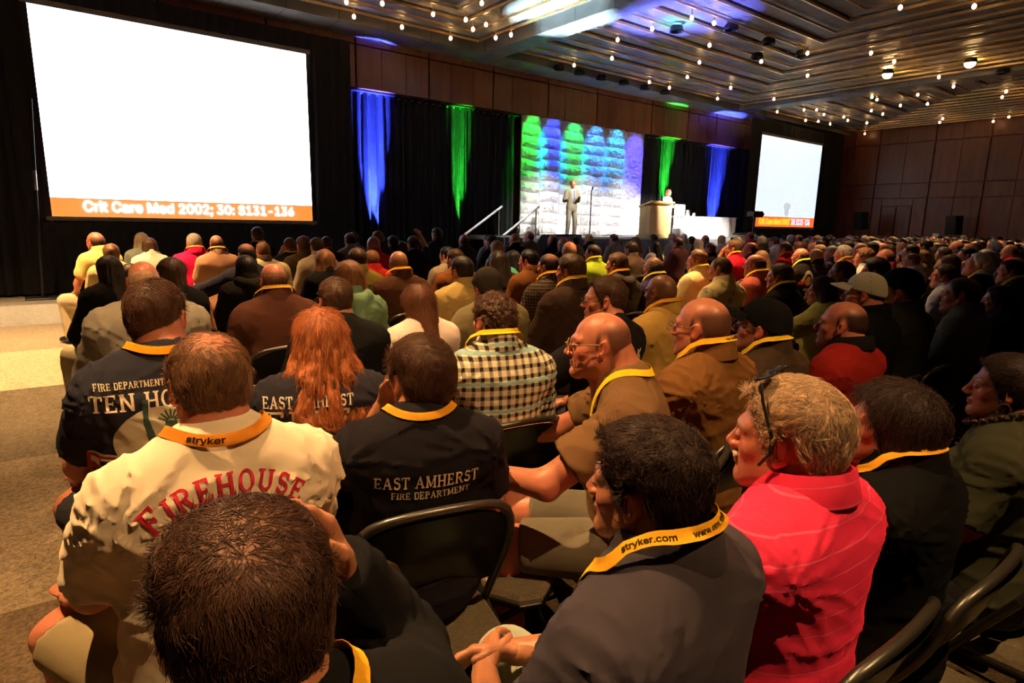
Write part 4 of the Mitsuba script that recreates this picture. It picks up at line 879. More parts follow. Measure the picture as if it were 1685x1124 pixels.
# ---------------------------------------------------------------- folding chairs
def chair_parts():
    pts = []
    for s in (-1, 1):
        side = [(s * .225, .25, .012), (s * .225, .06, .40), (s * .224, -.06, .60), (s * .222, -.135, .74)]
        top = [(s * .215, -.155, .80), (s * .185, -.172, .850), (s * .13, -.186, .872), (s * .06, -.194, .880)]
        pts.append(side + top)
    from scipy.interpolate import CubicSpline
    path = np.array(pts[0] + pts[1][::-1]); s = np.r_[0, np.cumsum(np.linalg.norm(np.diff(path, axis=0), axis=1))]
    path = CubicSpline(s, path)(np.linspace(0, s[-1], 60))
    pieces = {'frame': (tube(path, .0125, 8), 'mat_tube', True)}
    for i, x in enumerate((-.195, .195)): pieces['leg' if i == 0 else 'leg_001'] = (tube([(x, .19, .425), (x, -.05, .22), (x, -.28, .012)], .011, 8), 'mat_chair', True)
    pieces['crossbar'] = (join(tube([(-.195, -.18, .105), (.195, -.18, .105)], .008, 6), tube([(-.225, .19, .13), (.225, .19, .13)], .008, 6)), 'mat_chair', True)
    # back panel: a sheet between the rails, dished, with a rounded top edge and a hem
    u, v = np.meshgrid(np.linspace(-1, 1, 17), np.linspace(0, 1, 9), indexing='ij')
    zt = .868 - .075 * np.abs(u) ** 3.2
    Z = .56 + (zt - .56) * v; X = u * (.221 - .012 * sstep(.7, .88, Z)); Y = np.interp(Z, [.56, .60, .74, .80, .85, .88], [-.036, -.06, -.135, -.155, -.172, -.192]) - .028 * (1 - u ** 2)
    p = np.stack([X, Y, Z], -1).reshape(-1, 3); n, m = u.shape
    i, j = np.meshgrid(np.arange(n - 1), np.arange(m - 1), indexing='ij')
    q = np.stack([i * m + j, (i + 1) * m + j, (i + 1) * m + j + 1, i * m + j + 1], -1).reshape(-1, 4)
    f = np.vstack([q[:, [0, 1, 2]], q[:, [0, 2, 3]]])
    pieces['backrest'] = (join((p, f), (p + V(0, .009, .002), f[:, ::-1])), 'mat_chair', True)
    pl = Polygon([(-.20, -.18), (.20, -.18), (.21, .16), (.17, .21), (-.17, .21), (-.21, .16)]).buffer(.012)
    def slab(pl, z0, z1, r):
        a = trimesh.creation.extrude_polygon(pl, z1 - z0 - r, engine='earcut'); a.apply_translation((0, 0, z0))
        b = trimesh.creation.extrude_polygon(pl.buffer(-r), r, engine='earcut'); b.apply_translation((0, 0, z1 - r))
        return trimesh.convex.convex_hull(np.vstack([a.vertices, b.vertices]))
    m = slab(pl, .425, .452, .012); pieces['seat'] = ((np.array(m.vertices), np.array(m.faces)), 'mat_pad', False)
    m = slab(pl.buffer(.006), .412, .428, .004); pieces['seat_pan'] = ((np.array(m.vertices), np.array(m.faces)), 'mat_chair', False)
    return {k: mikit.ply(a, b, smooth=c) for k, (a, b, c) in pieces.items()}
CHAIR = chair_parts()
def chair(label, x, y, yaw=0., group=None):
    k = num('folding_chair'); tag(k, label, 'chair', group)
    for p, d in CHAIR.items(): scene[k + '__' + p] = {**d, 'to_world': T().translate([x, y, 0]).rotate([0, 0, 1], yaw)}
# ---------------------------------------------------------------- print on clothes: slab-serif capitals drawn as strokes, laid on the cloth
def glyph(c, w=.19, t=.11, sf=.17):
    B = lambda x0, y0, x1, y1: sbox(x0, y0, x1, y1)
    def stem(x, lo=0, hi=1, a=True, b=True):
        g = [B(x - w / 2, lo, x + w / 2, hi)]
        if a: g.append(B(x - w / 2 - .09, lo, x + w / 2 + .09, lo + t * .8))
        if b: g.append(B(x - w / 2 - .09, hi - t * .8, x + w / 2 + .09, hi))
        return g
    def arc(cx, cy, rx, ry, a0, a1, wd=None):
        th = np.radians(np.linspace(a0, a1, 22)); return LineString(np.stack([cx + rx * np.cos(th), cy + ry * np.sin(th)], 1)).buffer((wd or w * .8) / 2, cap_style='flat')
    ln = lambda a, b, wd: LineString([a, b]).buffer(wd / 2, cap_style='flat')
    if c == 'I': g, W = stem(.2), .4
    elif c in 'EF':
        g = stem(.2) + [B(.2, 1 - t, .72, 1), B(.2, .5 - t / 2, .58, .5 + t / 2), B(.62, .74, .72, 1), B(.5, .38, .58, .62)]
        if c == 'E': g += [B(.2, 0, .76, t), B(.66, 0, .76, .27)]
        W = .84
    elif c == 'H': g, W = stem(.2) + stem(.78) + [B(.2, .45, .78, .45 + t)], .98
    elif c == 'A': g, W = [ln((.12, 0), (.47, 1), t * 1.1), ln((.46, 1), (.82, 0), w), B(.22, .3, .7, .3 + t * .9), B(-.02, 0, .28, t * .8), B(.62, 0, 1.0, t * .8)], .98
    elif c == 'S': g, W = [arc(.4, .74, .25, .2, 20, 270, w * .85), arc(.4, .30, .27, .24, -160, 90, w * .85), B(.58, .74, .68, .98), B(.10, .04, .20, .28)], .78
    elif c == 'T': g, W = stem(.42, b=False) + [B(.02, 1 - t, .82, 1), B(.02, .72, .12, 1), B(.72, .72, .82, 1)], .84
    elif c == 'M': g, W = stem(.2) + stem(.96) + [ln((.2, 1), (.58, .1), w * .9), ln((.58, .1), (.96, 1), t)], 1.16
    elif c == 'N': g, W = stem(.2, b=True) + stem(.84, a=False) + [ln((.16, 1), (.84, .04), w * .9)], 1.04
    elif c in 'RPD':
        ry, cy = (.26, .74) if c != 'D' else (.5 - t / 2, .5)
        g = stem(.2) + [arc(.42, cy, .30 if c != 'D' else .36, ry - t / 2 if c != 'D' else ry, -90, 90), B(.2, cy + ry - t if c != 'D' else 1 - t, .44, cy + ry if c != 'D' else 1), B(.2, cy - ry if c != 'D' else 0, .44, cy - ry + t if c != 'D' else t)]
        if c == 'R': g += [ln((.48, .5), (.80, 0), w * .95), B(.66, 0, .94, t * .8)]
        W = .92 if c == 'R' else .86
    elif c == 'U': g, W = stem(.2, .3, 1, False) + stem(.76, .3, 1, False) + [arc(.48, .34, .28, .26, 180, 360)], .96
    elif c == 'O': g, W = [Point(0, 0).buffer(1, 24)], .92
    else: g, W = [], .45
    if c == 'O':
        o = affinity.scale(Point(0, 0).buffer(1, 20), .42, .52); i = affinity.scale(Point(0, 0).buffer(1, 20), .24, .40)
        return affinity.translate(o.difference(i), .46, .5), W
    return unary_union(g), W
def line_of(text, width, h, small=1.0, arc_r=None, skew=0.):
    """The text as polygons, centred on the origin, optionally along an arch of the given radius."""
    x, P = 0, []
    for n, ch in enumerate(text):
        s = 1. if n == 0 or text[n - 1] == ' ' else small
        g, W = glyph(ch)
        if not g.is_empty: P.append((affinity.scale(g, s, s, origin=(0, 0)), x, W * s))
        x += (W + .06) * s
    k = width / x; out = []
    for g, gx, W in P:
        if arc_r is None: out.append(affinity.affine_transform(g, [k, 0, 0, h, (gx - x / 2) * k, 0]))
        else:
            a = -(gx + W / 2 - x / 2) * k / arc_r
            q = affinity.affine_transform(affinity.translate(g, -W / 2, 0), [k, 0, 0, h, 0, 0])
            out.append(affinity.translate(affinity.rotate(q, math.degrees(a), origin=(0, 0)), -arc_r * math.sin(a), arc_r * (math.cos(a) - 1)))
    return [affinity.skew(g, skew, 0, origin=(0, 0)) for g in out] if skew else out
def lay(key, ctx, polys, x, z, color, lift=.0035, res=.012, mat='mat_cloth', n_min=0):
    """Flat print laid on the back of a garment: each point is carried forward onto the cloth."""
    tv, tf = ctx['top']; tm = trimesh.Trimesh(tv, tf, process=False)
    M = []
    for g in polys:
        for q in getattr(g, 'geoms', [g]):
            if q.is_empty or q.area < 1e-8: continue
            v, f = trimesh.creation.triangulate_polygon(q, engine='earcut')
            v, f = trimesh.remesh.subdivide_to_size(np.c_[v, 0 * v[:, 0]], f, res)
            M.append((v, f))
    if not M: return
    v, f = join(*M)
    o = np.stack([v[:, 0] + x, np.full(len(v), -.6), v[:, 1] + z], 1)
    loc, ri, _ = tm.ray.intersects_location(o, np.tile(V(0, 1, 0), (len(o), 1)), multiple_hits=False)
    y = np.full(len(v), np.nan); y[ri] = loc[:, 1]
    y[np.isnan(y)] = np.nanmean(y)
    p = np.stack([o[:, 0], y - lift, o[:, 2]], 1)
    add(key, (ctx['warp'](p), f), mat, color)
def on_ribbon(key, ctx, text, u0, length, h, color):
    """Lettering printed along a lanyard, u0 and length in metres along it from the middle of the neck."""
    c, b, n = ctx['lan']; s = np.r_[0, np.cumsum(np.linalg.norm(np.diff(c, axis=0), axis=1))]; s -= s[len(s) // 2]
    v, f = letters(text, h); v = v.copy(); k = length / np.ptp(v[:, 0]); u = u0 + (v[:, 0] - v[:, 0].min()) * k
    at = lambda A: np.stack([np.interp(u, s, A[:, i]) for i in range(3)], 1)
    up = at(b); sg = np.sign(up[:, 2].mean() + 1e-9)
    p = at(c) + at(n) * (.0012 + v[:, 2:] * .1) + up * sg * (v[:, 1:2] - h * .5)
    add(key, (ctx['warp'](p), f), 'mat_cloth', color)
def head_tube(key, ctx, pts, r, color, mat='mat_plastic', closed=False, sides=6): m = tube(pts, r, sides, closed); add(key, (ctx['hplace'](m[0]), m[1]), mat, color)
def glasses(key, ctx, color=(.02, .016, .012), up=0., gold=False):
    R = rotx(up); place = lambda P: (np.asarray(P) - V(0, .0, .02)) @ R.T + V(0, .0, .02)
    M = []
    for s in (-1, 1):
        t = np.linspace(0, 2 * PI, 19)[:-1]
        M.append(tube(place(np.stack([s * .033 + .024 * np.cos(t), .108 - .35 * np.abs(.033 + .024 * np.cos(t) * s * s) ** 1.5, .0 + .017 * np.sin(t)], 1)), .0017, 5, True))
        M.append(tube(place([(s * .058, .099, .004), (s * .076, .07, .006), (s * .082, .0, .010), (s * .080, -.016, .0), (s * .077, -.028, -.02)]), .0019, 5))
    M.append(tube(place([(-.010, .113, .004), (0, .116, .007), (.010, .113, .004)]), .0017, 5))
    m = join(*M); add(key + '__glasses', (ctx['hplace'](m[0]), m[1]), 'mat_plastic', color)
# ---------------------------------------------------------------- what singles people out
def hook_pink(k, c):
    R = rotx(1.22)
    pl = lambda P: (np.asarray(P) @ R.T) * V(1.12, 1.0, 1.06) + V(0, .004, .026)
    M = []
    for s in (-1, 1):
        M.append(tube(pl([(s * .068, .098, .0), (s * .082, .07, .0), (s * .086, .0, .0), (s * .083, -.03, -.012), (s * .078, -.05, -.04)]), .0032, 6))
        t = np.linspace(0, 2 * PI, 19)[:-1]; M.append(tube(pl(np.stack([s * .037 + .028 * np.cos(t), .108 - .0 * t, .018 * np.sin(t)], 1)), .003, 5, True))
        a = np.vstack([[(s * .037, .108, 0)], np.stack([s * .037 + .028 * np.cos(t), .108 + 0 * t, .018 * np.sin(t)], 1)]); M.append((pl(a), np.array([[0, 1 + i, 1 + (i + 1) % 18] for i in range(18)])))
    M.append(tube(pl([(-.012, .110, .004), (.012, .110, .004)]), .003, 5))
    m = join(*M); add(k + '__sunglasses', (c['hplace'](m[0]), m[1]), 'mat_plastic', (.015, .013, .012)); labels[k + '__sunglasses'] = {'label': 'black sunglasses pushed up on the head'}
    q = skin([cone((-.024, .090, -.054), (0, .100, -.046), .005, .0075, .008), cone((.024, .090, -.054), (0, .100, -.046), .005, .0075, .008)], .0025, 0, lambda X, Y, Z, F: F + .003 * nz(np.stack(np.broadcast_arrays(X, Y, Z), -1) * 240, 2, 1), pad=.01)
    add(k + '__moustache', (c['hplace'](q[0]), q[1]), 'mat_hair', (.60, .50, .34))
def hook_pearl(k, c):
    for s in (-1, 1):
        m = trimesh.creation.icosphere(2, .0075); add(k + ('__earring' if s < 0 else '__earring_001'), (c['hplace'](np.array(m.vertices) + V(s * .089, -.005, -.036)), np.array(m.faces)), 'mat_plastic', (.75, .70, .62))
    q = skin([ell((0, .0, .03), (.0, .0, .0))], .01) if False else None
def hook_hoop(k, c):
    for s in (-1, 1):
        t = np.linspace(0, 2 * PI, 25)[:-1]
        head_tube(k + ('__earring' if s < 0 else '__earring_001'), c, np.stack([s * .086 + 0 * t, -.006 + .019 * np.cos(t), -.062 + .026 * np.sin(t)], 1), .003, (.10, .06, .02), closed=True)
    t = np.linspace(0, 2 * PI, 29)[:-1]
    for i, a in enumerate(t):
        m = trimesh.creation.icosphere(1, .009); add(num(k + '__necklace'), (c['warp'](np.array(m.vertices) + V(.092 * math.sin(a), .012 + .10 * math.cos(a), 1.098 - .055 * max(math.cos(a), -.3))), np.array(m.faces)), 'mat_plastic', (.05, .012, .010))
def hook_fire(k, c):
    lay(k + '__tshirt_lettering', c, line_of('FIREHOUSE', .29, .046, .82, arc_r=.20), -.01, 1.005, (.62, .03, .06), res=.014)
    on_ribbon(k + '__lanyard__lettering', c, 'stryker', -.085, .07, .0105, (.015, .012, .012))
def hook_amherst(k, c):
    lay(k + '__tshirt_lettering', c, line_of('EAST AMHERST', .285, .036), .01, .905, (.60, .50, .36), res=.014)
    lay(k + '__tshirt_lettering_001', c, line_of('FIRE DEPARTMENT', .215, .019), .02, .876, (.50, .41, .28), res=.012)
def hook_ten(k, c):
    lay(k + '__tshirt_lettering', c, line_of('FIRE DEPARTMENT OF NEW YORK', .30, .017), -.05, 1.008, (.60, .50, .34), res=.014)
    lay(k + '__tshirt_lettering_001', c, line_of('TEN HOUSE', .33, .044), -.05, .952, (.62, .52, .38), res=.014)
    lay(k + '__tshirt_print', c, [affinity.scale(Point(0, 0).buffer(1, 24), .125, .095).intersection(sbox(-.2, -.05, .2, .2))], -.04, .862, (.50, .46, .33), res=.014)
    st = [Polygon([(-.02, -.06), (.075, -.06), (.062, -.01), (.04, .01), (.048, .045), (.015, .05), (.012, .015), (-.01, .0), (-.028, .06), (-.024, .11), (-.040, .11), (-.042, .05), (-.03, -.01)])]
    for a in np.radians(np.linspace(20, 160, 7)): st.append(LineString([(.031 + .012 * math.cos(a), .045 + .010 * math.sin(a)), (.031 + .034 * math.cos(a), .047 + .030 * math.sin(a))]).buffer(.0022))
    lay(k + '__tshirt_print_001', c, st, -.045, .868, (.045, .085, .07), lift=.0055, res=.012)
    lay(k + '__tshirt_print_002', c, [sbox(-.15, -.03, .15, .035)], -.08, .795, (.30, .035, .02), lift=.0055, res=.014)
    lay(k + '__tshirt_print_003', c, [sbox(-.14, -.002, -.075, .022), sbox(-.065, -.002, -.03, .022), sbox(-.02, -.002, .02, .022), sbox(.03, -.002, .07, .022), sbox(-.145, .030, .145, .036)], -.08, .795, (.50, .44, .34), lift=.0075, res=.014)
    lay(k + '__tshirt_print_004', c, [sbox(-.13, .002, -.085, .018), sbox(-.06, .002, -.035, .018), Point(-.11, -.032).buffer(.014), Point(.10, -.032).buffer(.014)], -.08, .795, (.02, .02, .02), lift=.0095, res=.014)
def hook_red(k, c):
    lay(k + '__tshirt_lettering', c, line_of('EAST AMHERST', .30, .036), -.05, .985, (.55, .50, .42), res=.014)
    big = line_of('FIRE', .30, .068)
    lay(k + '__tshirt_lettering_001', c, [g.difference(g.buffer(-.005)) for g in big], -.05, .908, (.55, .48, .36), res=.02)
def hook_navy(k, c):
    glasses(k, c)
    lay(k + '__tshirt_lettering', c, [affinity.affine_transform(unary_union([sbox(0, 0, .22, 1), LineString([(.2, .45), (.8, 1)]).buffer(.1, cap_style='flat'), LineString([(.3, .5), (.85, 0)]).buffer(.12, cap_style='flat')]), [.05, 0, 0, .05, 0, 0])], .03, .92, (.55, .50, .42))
def hook_emblem(k, c):
    ring = Point(0, 0).buffer(.105, 20).difference(Point(0, 0).buffer(.066, 20)).intersection(sbox(-.2, -.01, .2, .2))
    lay(k + '__jacket_emblem', c, [ring], -.07, .92, (.55, .50, .38), res=.03)
    lay(k + '__jacket_emblem_001', c, [Point(0, -.01).buffer(.052, 16)], -.07, .92, (.55, .22, .06), res=.03)
    lay(k + '__jacket_emblem_002', c, [sbox(-.125, -.045, -.06, .01), sbox(.055, -.04, .13, .005)], -.07, .92, (.60, .06, .03), res=.03)
    lay(k + '__jacket_emblem_003', c, [sbox(-.05, -.115, .05, -.085)], -.07, .92, (.55, .50, .38), res=.03)
HOOKS = {'pink': hook_pink, 'pearl': hook_pearl, 'hoop': hook_hoop, 'firehouse': hook_fire, 'amherst': hook_amherst, 'ten': hook_ten, 'redhead': hook_red, 'navyglass': hook_navy, 'emblem': hook_emblem,
         'greypolo': lambda k, c: (on_ribbon(k + '__lanyard__lettering', c, 'www.ems.stryker', -.055, .11, .011, (.03, .022, .01)), on_ribbon(k + '__lanyard__lettering_001', c, 'stryker.com', -.165, .085, .010, (.03, .022, .01))),
         'browntee': lambda k, c: (glasses(k, c, (.30, .20, .08)), on_ribbon(k + '__lanyard__lettering', c, 'stryker', -.02, .07, .0105, (.03, .022, .01))), 'brownpolo': lambda k, c: (glasses(k, c, (.20, .16, .12)), on_ribbon(k + '__lanyard__lettering', c, 'stryker', -.03, .07, .0105, (.03, .022, .01))),
         'blackcap': lambda k, c: glasses(k, c, (.05, .045, .04)), 'whitecap': lambda k, c: glasses(k, c)}
# ---------------------------------------------------------------- the audience: position of each head in metres, then how the person looks
PEOPLE = [
    ('fg', 0.13, 0.60, 1.215, 0, 0.87, 'man in black shirt with thinning dark crown, closest to the camera',
     dict(hair='spot', haircol=(0.034, 0.015, 0.008), topcol=(0.012, 0.012, 0.014), top='tshirt', lanyard=True, pose=('lap', 'cheek'), sleeve='long', fat=0.5, w=1.0, strand=13000, skin_='tan', spotty=0.38, hairopt={'top': 0.018, 'side': 0.012, 'amp': 0.005})),
    ('greypolo', 0.75, 0.60, 1.178, 0, 0.86, 'man in charcoal polo with spiky dark hair and lettered yellow lanyard',
     dict(hair='short', haircol='dark', topcol=(0.05, 0.042, 0.055), top='polo', lanyard=True, pose=('clasp', 'clasp'), w=1.0, strand=9000, skin_='tan', hyaw=8, legcol=(0.3, 0.33, 0.26), yaw=8, hairopt={'top': 0.022, 'side': 0.01, 'amp': 0.008})),
    ('pink', 1.20, 0.60, 1.168, 0, 0.99, 'man in coral pink striped polo with sunglasses on grey blond hair',
     dict(hair='short', haircol='greyblond', topcol=(0.8, 0.04, 0.11), top='polo', topmat='mat_pinkstripe', collarcol=(0.78, 0.04, 0.11), lanyard=False, pose=('lap', 'lap'), w=1.12, belly=0.6, fat=0.5, strand=9000, skin_='pink', hyaw=14, hairopt={'top': 0.018, 'side': 0.011, 'amp': 0.006})),
    ('firehouse', 0.26, 1.36, 1.254, 0, 0.86, 'man in cream FIREHOUSE t-shirt with thinning light brown hair',
     dict(hair='spot', haircol='light', topcol=(0.7, 0.6, 0.44), top='tshirt', lanyard=(0.62, 0.22, 0.02), pose=('knees', 'knees'), w=1.05, belly=0.7, fat=0.5, lean=-0.02, chairdx=0.1, strand=8000, skin_='pink', shorts=True, legcol=(0.3, 0.24, 0.13), amp=0.009, hpitch=-6, hairopt={'top': 0.014, 'side': 0.009}, spread=0.9)),
    ('pearl', 1.62, 0.56, 1.124, 0, 0.91, 'woman with dark bob and pearl earring in a black top',
     dict(sex='f', hair='bob', haircol='dark', topcol=(0.01, 0.01, 0.011), top='jacket', lanyard=True, strand=6000, hyaw=22, skin_='pink', hpitch=6, hairopt={'length': 0.11, 'width': 0.085, 'top': 0.024, 'side': 0.022, 'amp': 0.004})),
    ('amherst', 0.83, 1.49, 1.157, 0, 0.96, 'man in dark EAST AMHERST t-shirt with neat brown hair',
     dict(hair='short', haircol='brown', topcol=(0.022, 0.019, 0.026), top='tshirt', lanyard=(0.62, 0.3, 0.02), pose=('chin', 'lap'), w=1.0, side=0.03, yaw=-22, strand=7000, skin_='fair', hyaw=24, amp=0.008, legcol=(0.02, 0.02, 0.03), hairopt={'top': 0.018, 'side': 0.012, 'amp': 0.005})),
    ('hoop', 2.20, 0.47, 1.151, 0, 0.86, 'woman with hoop earring and tied back dark hair at the right',
     dict(sex='f', hair='tied', haircol='dark', topcol=(0.05, 0.052, 0.03), top='tshirt', strand=3500, hyaw=16, skin_='pink', hpitch=3)),
    ('ten', 0.29, 2.26, 1.272, 0, 0.97, 'man in navy TEN HOUSE t-shirt at the aisle end of his row',
     dict(hair='short', haircol='brown', topcol=(0.022, 0.022, 0.034), top='tshirt', lanyard=(0.85, 0.3, 0.01), pose=('knees', 'knees'), w=1.12, belly=0.7, fat=1.0, hyaw=-22, lean=0.08, strand=5000, skin_='pink', shorts=True, legcol=(0.03, 0.03, 0.035), amp=0.01, hairopt={'top': 0.014, 'side': 0.006, 'amp': 0.004}, spread=0.7, chairdx=0.16)),
    ('browntee', 1.43, 1.37, 1.209, 0, 0.91, 'man with shaved head and glasses in brown t-shirt reaching left',
     dict(hair='none', stubble=0.55, haircol='dark', topcol=(0.16, 0.085, 0.038), top='tshirt', lanyard=(0.75, 0.52, 0.02), pose=('reach', 'reach'), yaw=42, hyaw=2, w=1.08, belly=0.4, fat=0.5, skin_='pink', lean=0.2, amp=0.009, shorts=True, legcol=(0.16, 0.14, 0.1), hroll=4)),
    ('redhead', 0.74, 2.02, 1.188, 0, 0.89, 'woman with long wavy red hair in dark FIRE t-shirt',
     dict(sex='f', hair='wavy', haircol='red', topcol=(0.022, 0.02, 0.03), top='tshirt', strand=9000, w=1.05, yaw=-18, hyaw=12, skin_='fair', hairopt={'length': 0.27, 'width': 0.17, 'amp': 0.012, 'top': 0.022, 'side': 0.018})),
    ('brownpolo', 1.97, 1.36, 1.220, 0, 0.98, 'man with shaved head in rust brown collared shirt and lanyard',
     dict(hair='none', stubble=0.6, haircol='dark', topcol=(0.2, 0.085, 0.025), top='shirt', lanyard=(0.75, 0.42, 0.02), w=1.08, fat=0.5, hyaw=12, skin_='pink', amp=0.01)),
    ('plaid', 1.40, 1.92, 1.216, 0, 0.86, 'man with curly hair in black and cream plaid shirt',
     dict(hair='curly', haircol='brown', topmat='mat_plaid', top='shirt', collarcol=(0.45, 0.4, 0.3), lanyard=(0.85, 0.5, 0.02), strand=3500, w=1.06, yaw=-14, hyaw=14, skin_='fair', amp=0.008, hairopt={'top': 0.018, 'side': 0.012, 'amp': 0.012})),
    ('blackcap', 2.42, 1.37, 1.177, 0, 0.97, 'man in black baseball cap and glasses with brown top',
     dict(hair='buzz', haircol='dark', topcol=(0.055, 0.032, 0.02), top='shirt', lanyard=(0.75, 0.48, 0.02), hyaw=16, hpitch=8, skin_='pink', w=1.02, cap=(0.012, 0.012, 0.013))),
    ('redcol', 2.92, 1.26, 1.163, 1, 0.94, 'balding man in red shirt with black collar',
     dict(hair='none', stubble=0.75, haircol='black', topcol=(0.32, 0.018, 0.015), top='polo', collarcol=(0.012, 0.012, 0.013), hyaw=14, hpitch=3, skin_='pink', w=1.1, fat=0.5)),
    ('darkbehindred', 1.11, 2.80, 1.214, 1, 0.86, 'man with cropped dark brown hair in black shirt in front of redhead',
     dict(hair='short', haircol='brown', topcol=(0.014, 0.013, 0.014), top='tshirt', hyaw=-10, skin_='fair', strand=2500)),
    ('navyglass', 2.13, 2.02, 1.239, 1, 0.90, 'man with glasses and dark hair in navy lettered t-shirt',
     dict(hair='short', haircol='brown', topcol=(0.02, 0.016, 0.022), top='tshirt', pose=('reach', 'lap'), hyaw=28, yaw=14, skin_='pink', w=1.1, belly=0.5, strand=2500)),
    ('whitecap', 3.36, 1.36, 1.269, 1, 0.86, 'person in cream baseball cap and dark clothes',
     dict(hair='buzz', haircol='dark', topcol=(0.012, 0.012, 0.013), top='jacket', hyaw=16, skin_='pink', cap=(0.52, 0.5, 0.38))),
    ('greyshirt', 0.43, 3.70, 1.259, 1, 0.87, 'balding man in grey shirt just ahead of TEN HOUSE man',
     dict(hair='fringe', haircol='greyblond', topcol=(0.26, 0.235, 0.19), top='shirt', w=1.25, belly=0.8, fat=1.0, skin_='pink', amp=0.01, pose=('knees', 'knees'), lean=0.1)),
    ('blouse', 1.62, 2.92, 1.152, 1, 0.86, 'woman with long straight auburn hair in white blouse',
     dict(sex='f', hair='long', haircol='auburn', topcol=(0.72, 0.6, 0.54), top='blouse', skin_='fair', strand=3500, pose=('side', 'lap'), hairopt={'length': 0.25, 'width': 0.062, 'amp': 0.003}, hairscale=1.4)),
    ('tan', 2.70, 2.14, 1.234, 1, 0.86, 'dark-skinned bald man in mustard tan polo with orange lanyard',
     dict(hair='none', stubble=0.3, haircol='black', topcol=(0.48, 0.29, 0.07), top='polo', lanyard=(0.65, 0.28, 0.02), skin_='brown', w=1.12, amp=0.009)),
    ('darkcap', 3.81, 1.36, 1.261, 1, 0.99, 'man in black cap and ribbed olive sweater',
     dict(hair='buzz', haircol='black', topcol=(0.04, 0.036, 0.026), top='jacket', hyaw=12, skin_='pink', w=1.1, amp=0.011, cap=(0.012, 0.012, 0.012))),
    ('beanie', 2.08, 2.92, 1.230, 1, 0.86, 'man in dark knit cap and olive shirt leaning over',
     dict(hair='none', haircol='dark', topcol=(0.17, 0.14, 0.07), top='shirt', w=1.1, skin_='pink', beanie=(0.03, 0.024, 0.018), amp=0.009)),
    ('browncoat', 1.09, 3.70, 1.232, 1, 0.86, 'balding man in dark maroon suit jacket beside empty black chairs',
     dict(hair='fringe', haircol='brown', topcol=(0.085, 0.03, 0.02), top='jacket', lanyard=(0.5, 0.25, 0.03), w=1.1, skin_='pink', amp=0.007)),
    ('greyR', 4.41, 1.24, 1.216, 1, 0.91, 'man with receding dark hair in grey green sweater at the right',
     dict(hair='spot', haircol='black', topcol=(0.13, 0.125, 0.085), top='jacket', hyaw=12, skin_='pink', amp=0.009)),
    ('greenhood', 1.61, 3.82, 1.208, 1, 0.91, 'woman with curly auburn hair in sage green hooded jacket',
     dict(sex='f', hair='bob', haircol='ginger', topcol=(0.16, 0.27, 0.16), top='jacket', w=1.05, skin_='fair', amp=0.012, hairopt={'length': 0.11, 'width': 0.1, 'amp': 0.014, 'freq': 9.0, 'top': 0.034, 'side': 0.03}, hood=True)),
    ('curlytank', 0.71, 4.60, 1.210, 1, 0.86, 'woman with curly brown hair and bare shoulder in black tank top',
     dict(sex='f', hair='bob', haircol='brown', topcol=(0.012, 0.012, 0.012), top='tank', hyaw=-35, skin_='fair', hairopt={'length': 0.1, 'width': 0.09, 'amp': 0.014, 'freq': 9.0, 'top': 0.03, 'side': 0.026})),
    ('bigbrown', 2.86, 3.04, 1.278, 1, 0.90, 'broad man in dark brown long sleeved shirt with straight dark hair',
     dict(hair='short', haircol='brown', topcol=(0.05, 0.026, 0.018), top='shirt', lanyard=(0.55, 0.33, 0.03), w=1.25, fat=0.5, belly=0.6, hyaw=14, skin_='pink', amp=0.009, hairopt={'top': 0.022, 'side': 0.016})),
    ('longdarkR', 5.20, 1.24, 1.137, 1, 0.86, 'woman with long black hair beside the grey green sweater man',
     dict(sex='f', hair='long', haircol='black', topcol=(0.02, 0.018, 0.03), top='jacket', hyaw=14, skin_='pink')),
    ('bobwoman', 4.36, 2.05, 1.163, 1, 0.86, 'woman with dark brown bob in yellow green t-shirt',
     dict(sex='f', hair='bob', haircol='brown', topcol=(0.46, 0.44, 0.12), top='tshirt', hyaw=16, skin_='pink', pose=('side', 'lap'))),
    ('longdark', 0.40, 5.26, 1.199, 1, 0.86, 'woman with long dark brown hair and black top at the aisle',
     dict(sex='f', hair='long', haircol='dark', topcol=(0.012, 0.011, 0.012), top='jacket', yaw=20, skin_='fair', legcol=(0.42, 0.36, 0.22), hairopt={'length': 0.24, 'width': 0.075})),
    ('khaki', 2.41, 3.70, 1.243, 1, 0.86, 'man in khaki yellow shirt with crossed seams on his back',
     dict(hair='short', haircol='dark', topcol=(0.56, 0.4, 0.14), top='shirt', w=1.15, hyaw=6, skin_='fair', amp=0.012)),
    ('buzzor', 4.85, 2.14, 1.258, 1, 0.86, 'man with cropped brown hair and orange collar',
     dict(hair='buzz', haircol='brown', topcol=(0.3, 0.12, 0.02), top='polo', hyaw=8, skin_='tan')),
    ('shiny', 4.66, 2.53, 1.214, 1, 0.86, 'person with glossy light topped dark hair in black with lanyard',
     dict(hair='short', haircol='brown', topcol=(0.016, 0.014, 0.014), top='shirt', lanyard=(0.7, 0.42, 0.03), hyaw=12, skin_='pink')),
    ('check', 3.24, 3.70, 1.250, 1, 0.87, 'man with bald spot in fine checked dark shirt and orange lanyard',
     dict(hair='spot', haircol='black', topmat='mat_finecheck', top='shirt', collarcol=(0.05, 0.03, 0.02), lanyard=(0.75, 0.32, 0.01), hyaw=10, skin_='pink', w=1.1)),
    ('orangebald', 2.31, 4.48, 1.251, 1, 0.86, 'bald tanned man in dark brown shirt with orange lanyard',
     dict(hair='none', stubble=0.25, haircol='brown', topcol=(0.085, 0.032, 0.016), top='shirt', lanyard=(0.75, 0.3, 0.01), w=1.12, skin_='tan')),
    ('dark1', 0.59, 5.82, 1.103, 1, 0.86, 'person with long dark hair in black behind grey shirted man',
